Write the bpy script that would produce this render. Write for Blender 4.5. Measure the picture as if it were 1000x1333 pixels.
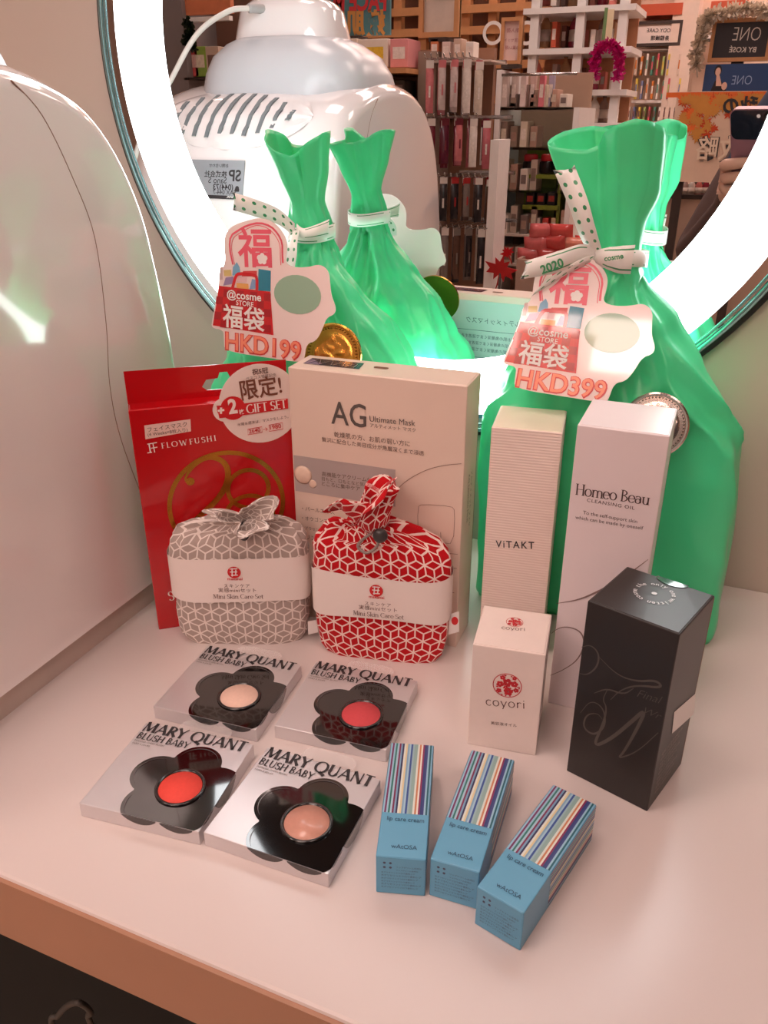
import bpy, bmesh, math, random
from mathutils import Vector, Matrix, noise
from math import pi, sin, cos, radians, sqrt, atan2, hypot

for _o in list(bpy.data.objects): bpy.data.objects.remove(_o)
SC = bpy.context.scene
COL = SC.collection
random.seed(7)

# ------------------------------------------------------------------ camera
T = 0.85                      # height of the counter top above the floor
FPX, PITCH, YAW = 1070.0, radians(25.6), radians(22.8)
CAM = Vector((0, 0, 0.33 + T))
cd = bpy.data.cameras.new('camera')
cd.sensor_fit = 'VERTICAL'; cd.sensor_height = 24.0; cd.lens = FPX / 1333 * 24.0
cd.clip_start = 0.005
camo = bpy.data.objects.new('camera', cd); COL.objects.link(camo)
camo.location = CAM; camo.rotation_euler = (pi/2 - PITCH, 0, YAW)
SC.camera = camo
CAMM = camo.rotation_euler.to_matrix()

# ------------------------------------------------------------------ world, light level
SC.view_settings.view_transform = 'Standard'; SC.view_settings.look = 'None'
SC.view_settings.gamma = 1.0; SC.view_settings.use_curve_mapping = False
SC.view_settings.exposure = -0.70
wd = bpy.data.worlds.new('world'); SC.world = wd; wd.use_nodes = True
wd.node_tree.nodes['Background'].inputs[0].default_value = (1.0, .80, .68, 1)
wd.node_tree.nodes['Background'].inputs[1].default_value = .35
WARM = (1.0, .75, .67)
PANELS = [  # ceiling light panels: x, y, size x, size y, strength
    (-.55, .00, .6, .6, 17), (.75, -.45, .6, .6, 15), (-1.6, -1.1, .6, .6, 28), (-.3, -1.75, 1.2, .6, 17),
    (-.75, -3.2, 1.2, .7, 36), (.9, -2.6, .6, .6, 32), (.0, -4.7, 1.2, .6, 36)]
RING_STRENGTH = 13.0
YM, YW = 0.606, 0.618         # mirror plane, wall plane

# ------------------------------------------------------------------ geometry helpers
def ray(px, py):
    return CAMM @ Vector(((px - 500) / FPX, (666.5 - py) / FPX, -1.0))
def at_z(px, py, z):
    r = ray(px, py); return CAM + r * ((z + T - CAM.z) / r.z)
def at_y(px, py, y):
    r = ray(px, py); return CAM + r * (y / r.y)
def in_mirror(px, py, y):     # real point at depth y that the mirror shows there
    p = at_y(px, py, 2 * YM - y); return Vector((p.x, y, p.z))
def lin(c):
    c = c / 255.0
    return c / 12.92 if c <= .04045 else ((c + .055) / 1.055) ** 2.4
def rgb(t): return tuple(lin(c) for c in t) + (1,)

class NT:
    def __init__(s, name):
        s.m = bpy.data.materials.new(name); s.m.use_nodes = True
        s.t = s.m.node_tree; s.n = s.t.nodes; s.b = s.n['Principled BSDF']; s.out = s.n['Material Output']
    def link(s, a, b): s.t.links.new(a, b)
    def set(s, sock, v):
        if hasattr(v, 'is_output') or isinstance(v, bpy.types.NodeSocket): s.link(v, sock)
        else: sock.default_value = v
    def math(s, op, a, b=0.0, c=None):
        n = s.n.new('ShaderNodeMath'); n.operation = op
        s.set(n.inputs[0], a); s.set(n.inputs[1], b)
        if c is not None: s.set(n.inputs[2], c)
        return n.outputs[0]
    def mix(s, f, a, b):
        n = s.n.new('ShaderNodeMix'); n.data_type = 'RGBA'
        s.set(n.inputs[0], f); s.set(n.inputs[6], a); s.set(n.inputs[7], b); return n.outputs[2]
    def noise(s, scale, detail=3, vec=None, rough=.5):
        n = s.n.new('ShaderNodeTexNoise'); n.inputs['Scale'].default_value = scale; n.inputs['Detail'].default_value = detail
        n.inputs['Roughness'].default_value = rough
        c = vec or s.coord('Object'); s.link(c, n.inputs['Vector']); return n.outputs['Fac']
    def coord(s, k):
        n = s.n.new('ShaderNodeTexCoord'); return n.outputs[k]
    def bump(s, h, strength, dist=.001):
        n = s.n.new('ShaderNodeBump'); n.inputs['Strength'].default_value = strength; n.inputs['Distance'].default_value = dist
        s.link(h, n.inputs['Height']); s.link(n.outputs[0], s.b.inputs['Normal'])
    def xyz(s, v):
        n = s.n.new('ShaderNodeSeparateXYZ'); s.link(v, n.inputs[0]); return n.outputs

MATS = {}
def mat(name, c, rough=.5, metal=0, coat=0, var=.06, scale=40, bump=0, bscale=200, spec=.5, emit=0, trans=0, alpha=1, ior=None):
    if name in MATS: return MATS[name]
    k = NT(name); b = k.b; c = rgb(c)
    if var and not emit:
        f = k.noise(scale)
        lo = tuple(x * (1 - var) for x in c[:3]) + (1,); hi = tuple(min(1, x * (1 + var)) for x in c[:3]) + (1,)
        k.link(k.mix(f, lo, hi), b.inputs['Base Color'])
    else: b.inputs['Base Color'].default_value = c
    b.inputs['Roughness'].default_value = rough; b.inputs['Metallic'].default_value = metal
    b.inputs['Coat Weight'].default_value = coat; b.inputs['Coat Roughness'].default_value = .04
    b.inputs['Specular IOR Level'].default_value = spec
    if ior: b.inputs['IOR'].default_value = ior
    b.inputs['Transmission Weight'].default_value = trans
    b.inputs['Alpha'].default_value = alpha
    if emit:
        b.inputs['Emission Color'].default_value = c; b.inputs['Emission Strength'].default_value = emit
    if bump: k.bump(k.noise(bscale, 4), bump)
    MATS[name] = k.m; return k.m

# ------------------------------------------------------------------ things and parts
def thing(name, label, cat, loc=(0, 0, 0), group=None):
    o = bpy.data.objects.new(name, None); COL.objects.link(o); o.location = loc
    o.empty_display_size = .02
    o['label'] = label; o['category'] = cat
    if group: o['group'] = group
    return o
def tag(o, label, cat, group=None, kind=None):
    o['label'] = label
    if kind: o['kind'] = kind
    o['category'] = cat
    if group: o['group'] = group
    return o
def mesh_obj(name, verts, faces, m, parent=None, smooth=False, uv=None, kind=None, label=None):
    "verts are world coordinates; parents carry a location only"
    off = Vector((0, 0, 0)); p = parent
    while p is not None: off = off + p.location; p = p.parent
    me = bpy.data.meshes.new(name)
    me.from_pydata([tuple(Vector(v) - off) for v in verts], [], faces)
    if uv:
        l = me.uv_layers.new(name='UVMap')
        for lp in me.loops: l.data[lp.index].uv = uv[lp.vertex_index]
    me.materials.append(m)
    if smooth: me.polygons.foreach_set('use_smooth', [True] * len(me.polygons))
    me.update()
    o = bpy.data.objects.new(name, me); COL.objects.link(o); o.parent = parent
    if kind: o['kind'] = kind
    if label: o['label'] = label
    return o
def bm_obj(name, bm, m, parent=None, smooth=False, kind=None, label=None):
    bm.verts.index_update()
    v = [x.co.copy() for x in bm.verts]; f = [[y.index for y in x.verts] for x in bm.faces]
    bm.free(); return mesh_obj(name, v, f, m, parent, smooth, kind=kind, label=label)

class Fr:
    "a flat frame: origin, right, up, normal"
    def __init__(s, O, u, v):
        s.O = Vector(O); s.u = Vector(u).normalized(); s.v = Vector(v).normalized(); s.n = s.u.cross(s.v).normalized()
    def P(s, a, b, c=0.0): return s.O + s.u * a + s.v * b + s.n * c
    def uv(s, px, py):
        r = ray(px, py); t = (s.O - CAM).dot(s.n) / r.dot(s.n); d = CAM + r * t - s.O
        return d.dot(s.u), d.dot(s.v)
    def sub(s, a, b, c=0, ang=0):
        u = s.u * cos(ang) + s.v * sin(ang); v = s.v * cos(ang) - s.u * sin(ang)
        return Fr(s.P(a, b, c), u, v)

def box_bm(fr, a0, a1, b0, b1, c0, c1, bevel=0.0, seg=2):
    bm = bmesh.new()
    vs = [bm.verts.new(fr.P(a, b, c)) for c in (c0, c1) for b in (b0, b1) for a in (a0, a1)]
    for f in ((0, 2, 3, 1), (4, 5, 7, 6), (0, 1, 5, 4), (2, 6, 7, 3), (0, 4, 6, 2), (1, 3, 7, 5)):
        bm.faces.new([vs[i] for i in f])
    if bevel:
        bmesh.ops.bevel(bm, geom=list(bm.edges), offset=bevel, segments=seg, affect='EDGES', profile=.5)
    return bm
WF = Fr((0, 0, 0), (1, 0, 0), (0, 1, 0))      # world frame: a=x b=y c=z
def wbox(name, x0, x1, y0, y1, z0, z1, m, parent=None, bevel=0.0, kind=None, label=None, seg=2):
    return bm_obj(name, box_bm(WF, x0, x1, y0, y1, z0, z1, bevel, seg), m, parent, kind=kind, label=label)
def wbox_r(name, cx, cy, ang, w, d, z0, z1, m, parent=None, bevel=0.0, label=None):
    f = Fr((cx, cy, 0), (cos(ang), sin(ang), 0), (-sin(ang), cos(ang), 0))
    return bm_obj(name, box_bm(f, -w/2, w/2, -d/2, d/2, z0, z1, bevel), m, parent, label=label)
def tube(name, pts, r, m, parent=None, seg=8, closed=False, label=None):
    pts = [Vector(p) for p in pts]; n = len(pts); V = []; F = []
    rr = r if isinstance(r, (list, tuple)) else [r] * n
    up = Vector((0, 0, 1)); prev = None
    for i, p in enumerate(pts):
        t = (pts[(i + 1) % n] - pts[i - 1]) if closed else (pts[min(i + 1, n - 1)] - pts[max(i - 1, 0)])
        t.normalize()
        if prev is None: a = t.orthogonal().normalized()
        else: a = (prev - t * prev.dot(t)).normalized()
        prev = a; b = t.cross(a)
        for k in range(seg):
            q = 2 * pi * k / seg; V.append(p + (a * cos(q) + b * sin(q)) * rr[i])
    for i in range(n if closed else n - 1):
        j = (i + 1) % n
        for k in range(seg):
            F.append((i * seg + k, i * seg + (k + 1) % seg, j * seg + (k + 1) % seg, j * seg + k))
    if not closed: F += [tuple(range(seg))[::-1], tuple((n - 1) * seg + k for k in range(seg))]
    return mesh_obj(name, V, F, m, parent, True, label=label)
def lathe(name, fr, prof, m, parent=None, seg=32, smooth=True, label=None):
    "prof: list of (radius, height along normal)"
    V = []; F = []; n = len(prof)
    for r, h in prof:
        for k in range(seg): V.append(fr.P(r * cos(2 * pi * k / seg), r * sin(2 * pi * k / seg), h))
    for i in range(n - 1):
        for k in range(seg): F.append((i * seg + k, i * seg + (k + 1) % seg, (i + 1) * seg + (k + 1) % seg, (i + 1) * seg + k))
    if prof[0][0] > 1e-6: F.append(tuple(range(seg))[::-1])
    if prof[-1][0] > 1e-6: F.append(tuple((n - 1) * seg + k for k in range(seg)))
    return mesh_obj(name, V, F, m, parent, smooth, label=label)
def grid_obj(name, fn, nu, nv, m, parent=None, closed=False, smooth=True, uvfn=None, cap=False, label=None, flip=False):
    V = []; U = []; F = []
    mu = nu if closed else nu + 1
    for j in range(nv + 1):
        for i in range(mu):
            u, v = i / nu, j / nv; V.append(fn(u, v)); U.append(uvfn(u, v) if uvfn else (u, v))
    for j in range(nv):
        for i in range(nu):
            a = j * mu + i; b = j * mu + (i + 1) % mu
            F.append((a, b, b + mu, a + mu))
    if cap: F += [tuple(range(mu))[::-1], tuple(nv * mu + i for i in range(mu))]
    if flip: F = [f[::-1] for f in F]
    return mesh_obj(name, V, F, m, parent, smooth, uv=U, label=label)
def solid(o, t, off=0):
    md = o.modifiers.new('thickness', 'SOLIDIFY'); md.thickness = t; md.offset = off; return o

# ------------------------------------------------------------------ lettering
_TC = {}
def glyphs(s, bold=0.0, space=1.0, res=3):
    key = (s, bold, space, res)
    if key in _TC: return _TC[key]
    c = bpy.data.curves.new('lettering', 'FONT'); c.body = s; c.size = 1.0; c.resolution_u = res; c.offset = bold
    c.space_character = space
    o = bpy.data.objects.new('lettering', c); COL.objects.link(o)
    me = o.to_mesh()
    V = [(v.co.x, v.co.y) for v in me.vertices]; F = [tuple(p.vertices) for p in me.polygons]
    o.to_mesh_clear(); bpy.data.objects.remove(o); bpy.data.curves.remove(c)
    _TC[key] = (V, F); return V, F
# a drawn face with thick and thin strokes: l = line, a = arc; T thick, t thin, '' by direction
SER = {
 'M': (1.0, 'lt.10,0,.16,1 lT.16,1,.5,.08 lt.5,.08,.84,1 lT.84,1,.90,0'), 'A': (.84, 'lt.05,0,.42,1 lT.42,1,.79,0 lt.19,.34,.66,.34'),
 'R': (.72, 'lT.15,0,.15,1 a.15,.74,.40,.25,90,-90 lT.34,.48,.70,0'), 'Y': (.74, 'lT.03,1,.37,.46 lt.71,1,.37,.46 lT.37,.46,.37,0'),
 'Q': (1.0, 'a.5,.5,.42,.49,0,360 lT.52,.05,.95,-.2'), 'U': (.80, 'lT.14,1,.14,.32 a.40,.32,.26,.31,180,360 lt.66,.32,.66,1'),
 'N': (.84, 'lt.12,0,.12,1 lT.12,1,.72,0 lt.72,0,.72,1'), 'T': (.70, 'lt.02,.97,.68,.97 lT.35,.97,.35,0'),
 'B': (.68, 'lT.15,0,.15,1 a.15,.76,.36,.23,90,-90 a.15,.27,.43,.26,90,-90'), 'L': (.58, 'lT.15,0,.15,1 lt.15,.03,.55,.03'),
 'S': (.60, 'a.30,.74,.21,.24,20,270 a.30,.25,.23,.25,90,-160'), 'H': (.84, 'lT.14,0,.14,1 lT.70,0,.70,1 lt.14,.52,.70,.52'),
 'E': (.62, 'lT.15,0,.15,1 lt.15,.97,.56,.97 lt.15,.52,.50,.52 lt.15,.03,.58,.03'), 'F': (.58, 'lT.15,0,.15,1 lt.15,.97,.56,.97 lt.15,.52,.48,.52'),
 'G': (.88, 'a.48,.5,.41,.49,50,340 lT.80,.05,.80,.42'), 'I': (.34, 'lT.17,0,.17,1'), 'C': (.80, 'a.46,.5,.41,.49,50,310'), 'O': (.92, 'a.46,.5,.41,.49,0,360'),
 'W': (1.1, 'lT.03,1,.30,0 lt.30,0,.54,.9 lT.54,.9,.80,0 lt.80,0,1.06,1'), 'K': (.78, 'lT.15,0,.15,1 lt.66,1,.16,.42 lT.30,.56,.74,0'),
 'o': (.66, 'a.33,.32,.27,.32,0,360'), 'm': (1.02, 'lT.13,0,.13,.63 a.33,.42,.19,.21,180,0 lT.51,0,.51,.42 a.70,.42,.19,.21,180,0 lT.89,0,.89,.42'),
 'e': (.60, 'a.31,.32,.26,.32,0,320 lt.05,.34,.57,.34'), 'a': (.62, 'a.27,.20,.21,.20,0,360 lT.49,.05,.49,.42 a.28,.42,.21,.21,0,150'),
 'u': (.70, 'lT.13,.63,.13,.22 a.33,.22,.20,.22,180,360 lT.54,0,.54,.63'), 'i': (.32, 'lT.16,0,.16,.63 lT.16,.80,.16,.90'),
 'n': (.70, 'lT.13,0,.13,.63 a.34,.42,.20,.21,180,0 lT.54,0,.54,.42'), 'k': (.64, 'lT.13,0,.13,1 lt.55,.63,.14,.26 lT.26,.36,.60,0'),
 'r': (.48, 'lT.13,0,.13,.63 a.34,.40,.20,.22,170,50'), 't': (.42, 'lT.18,.12,.18,.86 a.30,.14,.12,.14,180,310 lt.03,.63,.38,.63'),
 'c': (.56, 'a.31,.32,.26,.32,45,315'), 'y': (.62, 'lT.04,.63,.30,.02 lt.57,.63,.20,-.28'), ' ': (.34, ''), 'w': (.86, 'lT.03,.63,.22,0 lt.22,0,.42,.6 lT.42,.6,.62,0 lt.62,0,.82,.63')}
def drawn(s, thick=.15, thin=.05, serif=True, space=1.0):
    V = []; F = []; x0 = 0.0
    def stroke(pts, ws):
        n = len(pts); b = len(V)
        for i in range(n):
            p = pts[i]; q0 = pts[max(0, i - 1)]; q1 = pts[min(n - 1, i + 1)]
            dx, dy = q1[0] - q0[0], q1[1] - q0[1]; L = hypot(dx, dy) or 1
            nx, ny = -dy / L * ws[i] / 2, dx / L * ws[i] / 2
            V.append((x0 + p[0] + nx, p[1] + ny)); V.append((x0 + p[0] - nx, p[1] - ny))
        for i in range(n - 1): F.append((b + 2 * i, b + 2 * i + 1, b + 2 * i + 3, b + 2 * i + 2))
    for ch in s:
        w, d = SER[ch]
        for st in d.split():
            k = st[0]
            if k == 'l':
                wt = thick if st[1] == 'T' else thin
                a = [float(q) for q in st[2:].split(',')]
                fl = 1.0 if serif else 1.25
                stroke([(a[0], a[1]), ((a[0] + a[2]) / 2, (a[1] + a[3]) / 2), (a[2], a[3])], [wt * fl, wt, wt * fl])
                if serif and abs(a[3] - a[1]) > .3:
                    for ex, ey in ((a[0], a[1]), (a[2], a[3])):
                        if ey in (0, 1, .63):
                            sg = 1 if ey == 0 else -1
                            stroke([(ex - .13, ey + sg * .02), (ex + .13, ey + sg * .02)], [.045, .045])
            else:
                cx, cy, rx, ry, a0, a1 = [float(q) for q in st[1:].split(',')]
                n = max(6, int(abs(a1 - a0) / 20)); pts = []; ws = []
                for i in range(n + 1):
                    t = radians(a0 + (a1 - a0) * i / n); pts.append((cx + rx * cos(t), cy + ry * sin(t)))
                    tx, ty = -rx * sin(t), ry * cos(t); L = hypot(tx, ty)
                    ws.append(thin + (thick - thin) * (abs(ty) / L) ** 1.5)
                stroke(pts, ws)
        x0 += w * space
    return V, F

class Ink:
    "flat print collected into one mesh"
    def __init__(s, off=.00025): s.V = []; s.F = []; s.off = off
    def add(s, fr, V, F, c=None, warp=None):
        b = len(s.V); c = s.off if c is None else c
        s.k = getattr(s, 'k', 0) + 1; c += s.k * 2.5e-6     # later print lies over earlier print
        for a in V: s.V.append(warp(a[0], a[1]) if warp else fr.P(a[0], a[1], c))
        s.F += [tuple(b + i for i in f) for f in F]; return s
    def fit(s, fr, text, pL, pR, ys=1.0, bold=0.0, px=True, font=None, space=1.0, c=None, warp=None, shear=0.0, **kw):
        "baseline from pL to pR (photo pixels on that face, or frame units)"
        V, F = glyphs(text, bold, space) if font is None else drawn(text, space=space, **kw)
        if not V: return s
        if shear: V = [(v[0] + shear * v[1], v[1]) for v in V]
        A = Vector(fr.uv(*pL)) if px else Vector(pL); B = Vector(fr.uv(*pR)) if px else Vector(pR)
        x0 = min(v[0] for v in V); x1 = max(v[0] for v in V); d = B - A; k = d.length / (x1 - x0); d.normalize(); e = Vector((-d.y, d.x))
        return s.add(fr, [A + d * ((v[0] - x0) * k) + e * (v[1] * k * ys) for v in V], F, c, warp)
    def poly(s, fr, pts, px=False, c=None):
        P = [fr.uv(*p) if px else p for p in pts]
        return s.add(fr, P, [tuple(range(len(P)))], c)
    def rect(s, fr, a0, b0, a1, b1, c=None): return s.poly(fr, [(a0, b0), (a1, b0), (a1, b1), (a0, b1)], c=c)
    def disc(s, fr, a, b, r, ry=None, n=28, c=None):
        ry = ry or r
        return s.poly(fr, [(a + r * cos(2 * pi * i / n), b + ry * sin(2 * pi * i / n)) for i in range(n)], c=c)
    def stroke(s, fr, pts, w, px=False, closed=False, c=None, smooth=0):
        P = [Vector(fr.uv(*p)) if px else Vector(p) for p in pts]
        for _ in range(smooth):
            Q = [P[0]] if not closed else []
            for i in range(len(P) - (0 if closed else 1)):
                a, b = P[i], P[(i + 1) % len(P)]; Q += [a * .75 + b * .25, a * .25 + b * .75]
            if not closed: Q.append(P[-1])
            P = Q
        n = len(P); V = []; ws = w if isinstance(w, (list, tuple)) else None
        for i in range(n):
            t = (P[(i + 1) % n] - P[i - 1]) if closed else P[min(n - 1, i + 1)] - P[max(0, i - 1)]
            if t.length < 1e-9: t = Vector((1, 0))
            t.normalize(); e = Vector((-t.y, t.x))
            ww = w if ws is None else ws[0] + (ws[1] - ws[0]) * sin(pi * i / (n - 1)) ** 2
            V += [P[i] + e * ww / 2, P[i] - e * ww / 2]
        F = [(2 * i, 2 * i + 1, (2 * i + 3) % (2 * n), (2 * i + 2) % (2 * n)) for i in range(n if closed else n - 1)]
        return s.add(fr, V, F, c)
    def ring(s, fr, a, b, r, w, n=36, c=None, ry=None):
        ry = ry or r
        return s.stroke(fr, [(a + r * cos(2 * pi * i / n), b + ry * sin(2 * pi * i / n)) for i in range(n)], w, closed=True, c=c)
    def build(s, name, m, parent, label=None, uv=None): return mesh_obj(name, s.V, s.F, m, parent, label=label, uv=uv)

def slab(name, fr, pts, m, parent, t=.0006, c0=0.0, label=None):
    "a cut-out card: polygon with real thickness"
    n = len(pts); V = [fr.P(p[0], p[1], c0) for p in pts] + [fr.P(p[0], p[1], c0 - t) for p in pts]
    F = [tuple(range(n)), tuple(range(2 * n - 1, n - 1, -1))] + [(i, n + i, n + (i + 1) % n, (i + 1) % n) for i in range(n)]
    return mesh_obj(name, V, F, m, parent, label=label)
def smooth_loop(P, k=2):
    P = [Vector(p) for p in P]
    for _ in range(k):
        Q = []
        for i in range(len(P)):
            a, b = P[i], P[(i + 1) % len(P)]; Q += [a * .75 + b * .25, a * .25 + b * .75]
        P = Q
    return [tuple(p) for p in P]
def spline(pts, n=6):
    P = [Vector(p) for p in pts]; out = []
    for i in range(len(P) - 1):
        p0, p1, p2, p3 = P[max(0, i - 1)], P[i], P[i + 1], P[min(len(P) - 1, i + 2)]
        for k in range(n):
            t = k / n
            out.append(.5 * ((2 * p1) + (p2 - p0) * t + (2 * p0 - 5 * p1 + 4 * p2 - p3) * t * t + (3 * p1 - p0 - 3 * p2 + p3) * t ** 3))
    out.append(P[-1]); return out
def lerp_tab(tab, x):
    if x <= tab[0][0]: return tab[0][1:]
    for a, b in zip(tab, tab[1:]):
        if x <= b[0]:
            t = (x - a[0]) / (b[0] - a[0]); t = t * t * (3 - 2 * t) * .5 + t * .5
            return tuple(p + (q - p) * t for p, q in zip(a[1:], b[1:]))
    return tab[-1][1:]
# ------------------------------------------------------------------ special materials
def cloth_material(name, base, line, a=.0110, w=.00050):
    k = NT(name); uv = k.coord('UV'); x, y, _ = k.xyz(uv)
    H = a * sqrt(3)
    def cell(ox, oy):
        cx = k.math('SUBTRACT', k.math('FLOORED_MODULO', k.math('ADD', x, ox), a), a / 2)
        cy = k.math('SUBTRACT', k.math('FLOORED_MODULO', k.math('ADD', y, oy), H), H / 2)
        r = k.math('ADD', k.math('MULTIPLY', cx, cx), k.math('MULTIPLY', cy, cy)); return cx, cy, r
    def dmin(cx, cy):
        h = k.math('MULTIPLY', cx, .5); s = k.math('MULTIPLY', cy, sqrt(3) / 2)
        return k.math('MINIMUM', k.math('ABSOLUTE', cx), k.math('MINIMUM', k.math('ABSOLUTE', k.math('ADD', h, s)), k.math('ABSOLUTE', k.math('SUBTRACT', h, s))))
    ax, ay, ar = cell(0, 0); bx, by, br = cell(a / 2, H / 2)
    pick = k.math('LESS_THAN', ar, br)
    da, db = dmin(ax, ay), dmin(bx, by)
    d = k.math('ADD', k.math('MULTIPLY', da, pick), k.math('MULTIPLY', db, k.math('SUBTRACT', 1.0, pick)))
    f = k.math('LESS_THAN', d, w)
    col = k.mix(f, rgb(base), rgb(line)); k.link(col, k.b.inputs['Base Color'])
    k.b.inputs['Roughness'].default_value = .9; k.b.inputs['Specular IOR Level'].default_value = .15
    k.b.inputs['Sheen Weight'].default_value = .15
    k.bump(k.noise(900, 2), .25, .0004); return k.m
def film_material(name, c, tr=.35, rough=.3):
    k = NT(name); b = k.b
    b.inputs['Base Color'].default_value = rgb(c); b.inputs['Roughness'].default_value = rough
    b.inputs['Coat Weight'].default_value = .25; b.inputs['Coat Roughness'].default_value = .2
    k.bump(k.noise(60, 3), .25, .002)
    t = k.n.new('ShaderNodeBsdfTranslucent'); t.inputs[0].default_value = rgb(c)
    m = k.n.new('ShaderNodeMixShader'); m.inputs[0].default_value = tr
    k.link(b.outputs[0], m.inputs[1]); k.link(t.outputs[0], m.inputs[2]); k.link(m.outputs[0], k.out.inputs['Surface']); return k.m
def ribbon_material(name, dots):
    "u along the ribbon in ribbon widths, v across"
    k = NT(name); x, y, _ = k.xyz(k.coord('UV'))
    if dots:
        fx = k.math('SUBTRACT', k.math('FRACT', k.math('MULTIPLY', x, 1.6)), .5)
        row = k.math('MULTIPLY', y, 2.0)
        fy = k.math('SUBTRACT', k.math('FRACT', row), .5)
        r = k.math('ADD', k.math('MULTIPLY', fx, fx), k.math('MULTIPLY', fy, fy)); f = k.math('LESS_THAN', r, .035)
    else:
        e = k.math('ABSOLUTE', k.math('SUBTRACT', y, .5))
        line = k.math('LESS_THAN', k.math('ABSOLUTE', k.math('SUBTRACT', e, .36)), .03)
        dash = k.math('GREATER_THAN', k.math('FRACT', k.math('MULTIPLY', x, .35)), .25)
        f = k.math('MULTIPLY', line, dash)
    k.link(k.mix(f, rgb((243, 243, 238)), rgb((60, 150, 100))), k.b.inputs['Base Color'])
    k.b.inputs['Roughness'].default_value = .3; return k.m
STRIPES = [(150,190,212),(116,40,96),(150,190,212),(40,120,112),(160,196,214),(126,40,84),(120,160,190),(40,44,88),(214,222,214),(220,204,160),(128,168,196),(160,196,214),(52,82,150),(150,184,190),(140,172,168),(140,172,168),(214,222,214),(200,130,90),(225,225,215),(140,40,86),(52,66,120),(60,70,130),(150,190,212),(30,96,110),(128,178,205)]
def stripe_material():
    k = NT('lip_box_stripes'); x, y, _ = k.xyz(k.coord('UV'))
    r = k.n.new('ShaderNodeValToRGB'); r.color_ramp.interpolation = 'CONSTANT'
    e = r.color_ramp.elements
    n = len(STRIPES)
    for i, c in enumerate(STRIPES):
        el = e[i] if i < 2 else e.new(i / n)
        el.position = i / n; el.color = rgb(c)
    k.link(x, r.inputs[0]); k.link(r.outputs[0], k.b.inputs['Base Color'])
    k.b.inputs['Roughness'].default_value = .35; return k.m

M_WALL = mat('wall_paint', (188, 173, 161), .75, var=.03, scale=6, bump=.05)
M_COUNTER = mat('counter_laminate', (220, 208, 204), .22, var=.02, scale=5, spec=.4)
M_EDGE = mat('counter_edge', (176, 130, 104), .4, var=.03)
M_DARK = mat('dark_cabinet', (26, 20, 16), .7)
M_BLACK = mat('black_matt', (16, 16, 16), .6)
M_FLOOR = mat('floor_tile', (196, 172, 150), .3, var=.08, scale=4)
M_CEIL = mat('ceiling_paint', (120, 100, 88), .8)
M_WHITE = mat('white_lacquer', (236, 232, 228), .35)
M_OAK = mat('light_oak', (196, 140, 92), .5, var=.15, scale=30)
M_CARD = mat('white_card', (240, 236, 232), .55, var=.02)
M_INK = mat('dark_ink', (48, 44, 46), .5, var=0)
M_STEEL = mat('steel', (190, 188, 186), .25, metal=1)
M_GLASS = mat('shelf_glass', (230, 245, 240), .02, trans=1.0, var=0, ior=1.45)
M_RED = mat('red_print', (206, 28, 34), .4, var=0)

# ------------------------------------------------------------------ the room
def struct(o, label):
    o['kind'] = 'structure'; o['label'] = label; return o
X0, X1, Y0, ZC = -4.2, 3.2, -5.6, 2.9
struct(wbox('floor', X0, X1, Y0, YW, -.05, 0, M_FLOOR), 'pale tiled shop floor')
struct(wbox('ceiling', X0, X1, Y0, YW, ZC, ZC + .05, M_CEIL), 'plain shop ceiling with light panels')
struct(wbox('wall_back', X0, X1, YW, YW + .1, 0, ZC, M_WALL), 'beige painted wall behind the counter')
struct(wbox('wall_front', X0, X1, Y0 - .1, Y0, 0, ZC, mat('far_wall_paint', (206, 180, 160), .7)), 'far shop wall seen in the mirror')
struct(wbox('wall_left', X0 - .1, X0, Y0, YW, 0, ZC, mat('side_wall_paint', (190, 165, 148), .7)), 'side wall of the shop beyond the shelves')
struct(wbox('wall_right', X1, X1 + .1, Y0, YW, 0, ZC, mat('side_wall_paint', (190, 165, 148), .7)), 'side wall of the shop beside the poster stand')

M_PANEL = None
_pl = ['above the counter', 'near the end of the counter', 'above the mask packs', 'above the box shelf', 'beyond the shelves', 'above the poster stand', 'by the far wall']
for (x, y, sx, sy, st), where in zip(PANELS, _pl):
    t = thing('ceiling_light', 'square white ceiling light panel ' + where, 'ceiling light', (x, y, ZC), 'ceiling light panels')
    for a0, a1, b0, b1 in ((-1, 1, -1, -.94), (-1, 1, .94, 1), (-1, -.94, -.94, .94), (.94, 1, -.94, .94)):
        wbox('frame', x + a0 * sx / 2, x + a1 * sx / 2, y + b0 * sy / 2, y + b1 * sy / 2, ZC - .03, ZC, M_WHITE, t)
    k = NT('light_panel'); k.b.inputs['Base Color'].default_value = (1, 1, 1, 1)
    k.b.inputs['Emission Color'].default_value = WARM + (1,); k.b.inputs['Emission Strength'].default_value = st
    wbox('diffuser', x - sx * .47, x + sx * .47, y - sy * .47, y + sy * .47, ZC - .02, ZC - .005, k.m, t)

# ------------------------------------------------------------------ counter
YF = .1866
ct = thing('display_counter', 'white laminate counter with tan front edge carrying all the products', 'counter', (-.3, .4, 0))
wbox('worktop', -1.5, 1.1, YF + .002, YW - .0005, T - .045, T, M_COUNTER, ct, .002)
wbox('edge_band', -1.5, 1.1, YF, YF + .0022, T - .0445, T - .0018, M_EDGE, ct, label='tan edge band along the front of the worktop')
wbox('apron', -1.45, 1.05, YF + .05, YF + .07, T - .13, T - .0451, M_DARK, ct)
wbox('cabinet', -1.45, 1.05, YF + .16, YW - .001, 0, T - .0451, mat('recess_shade', (12, 14, 12), .8), ct)  # near-black colour paints in the shade of the recess under the worktop
cp = [at_y(70, 1345, .26), at_y(76, 1322, .26), at_y(90, 1308, .26), at_y(104, 1306, .26), at_y(118, 1318, .27), at_y(125, 1345, .28)]
cp = [Vector((p.x, p.y, p.z)) for p in cp]
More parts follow.
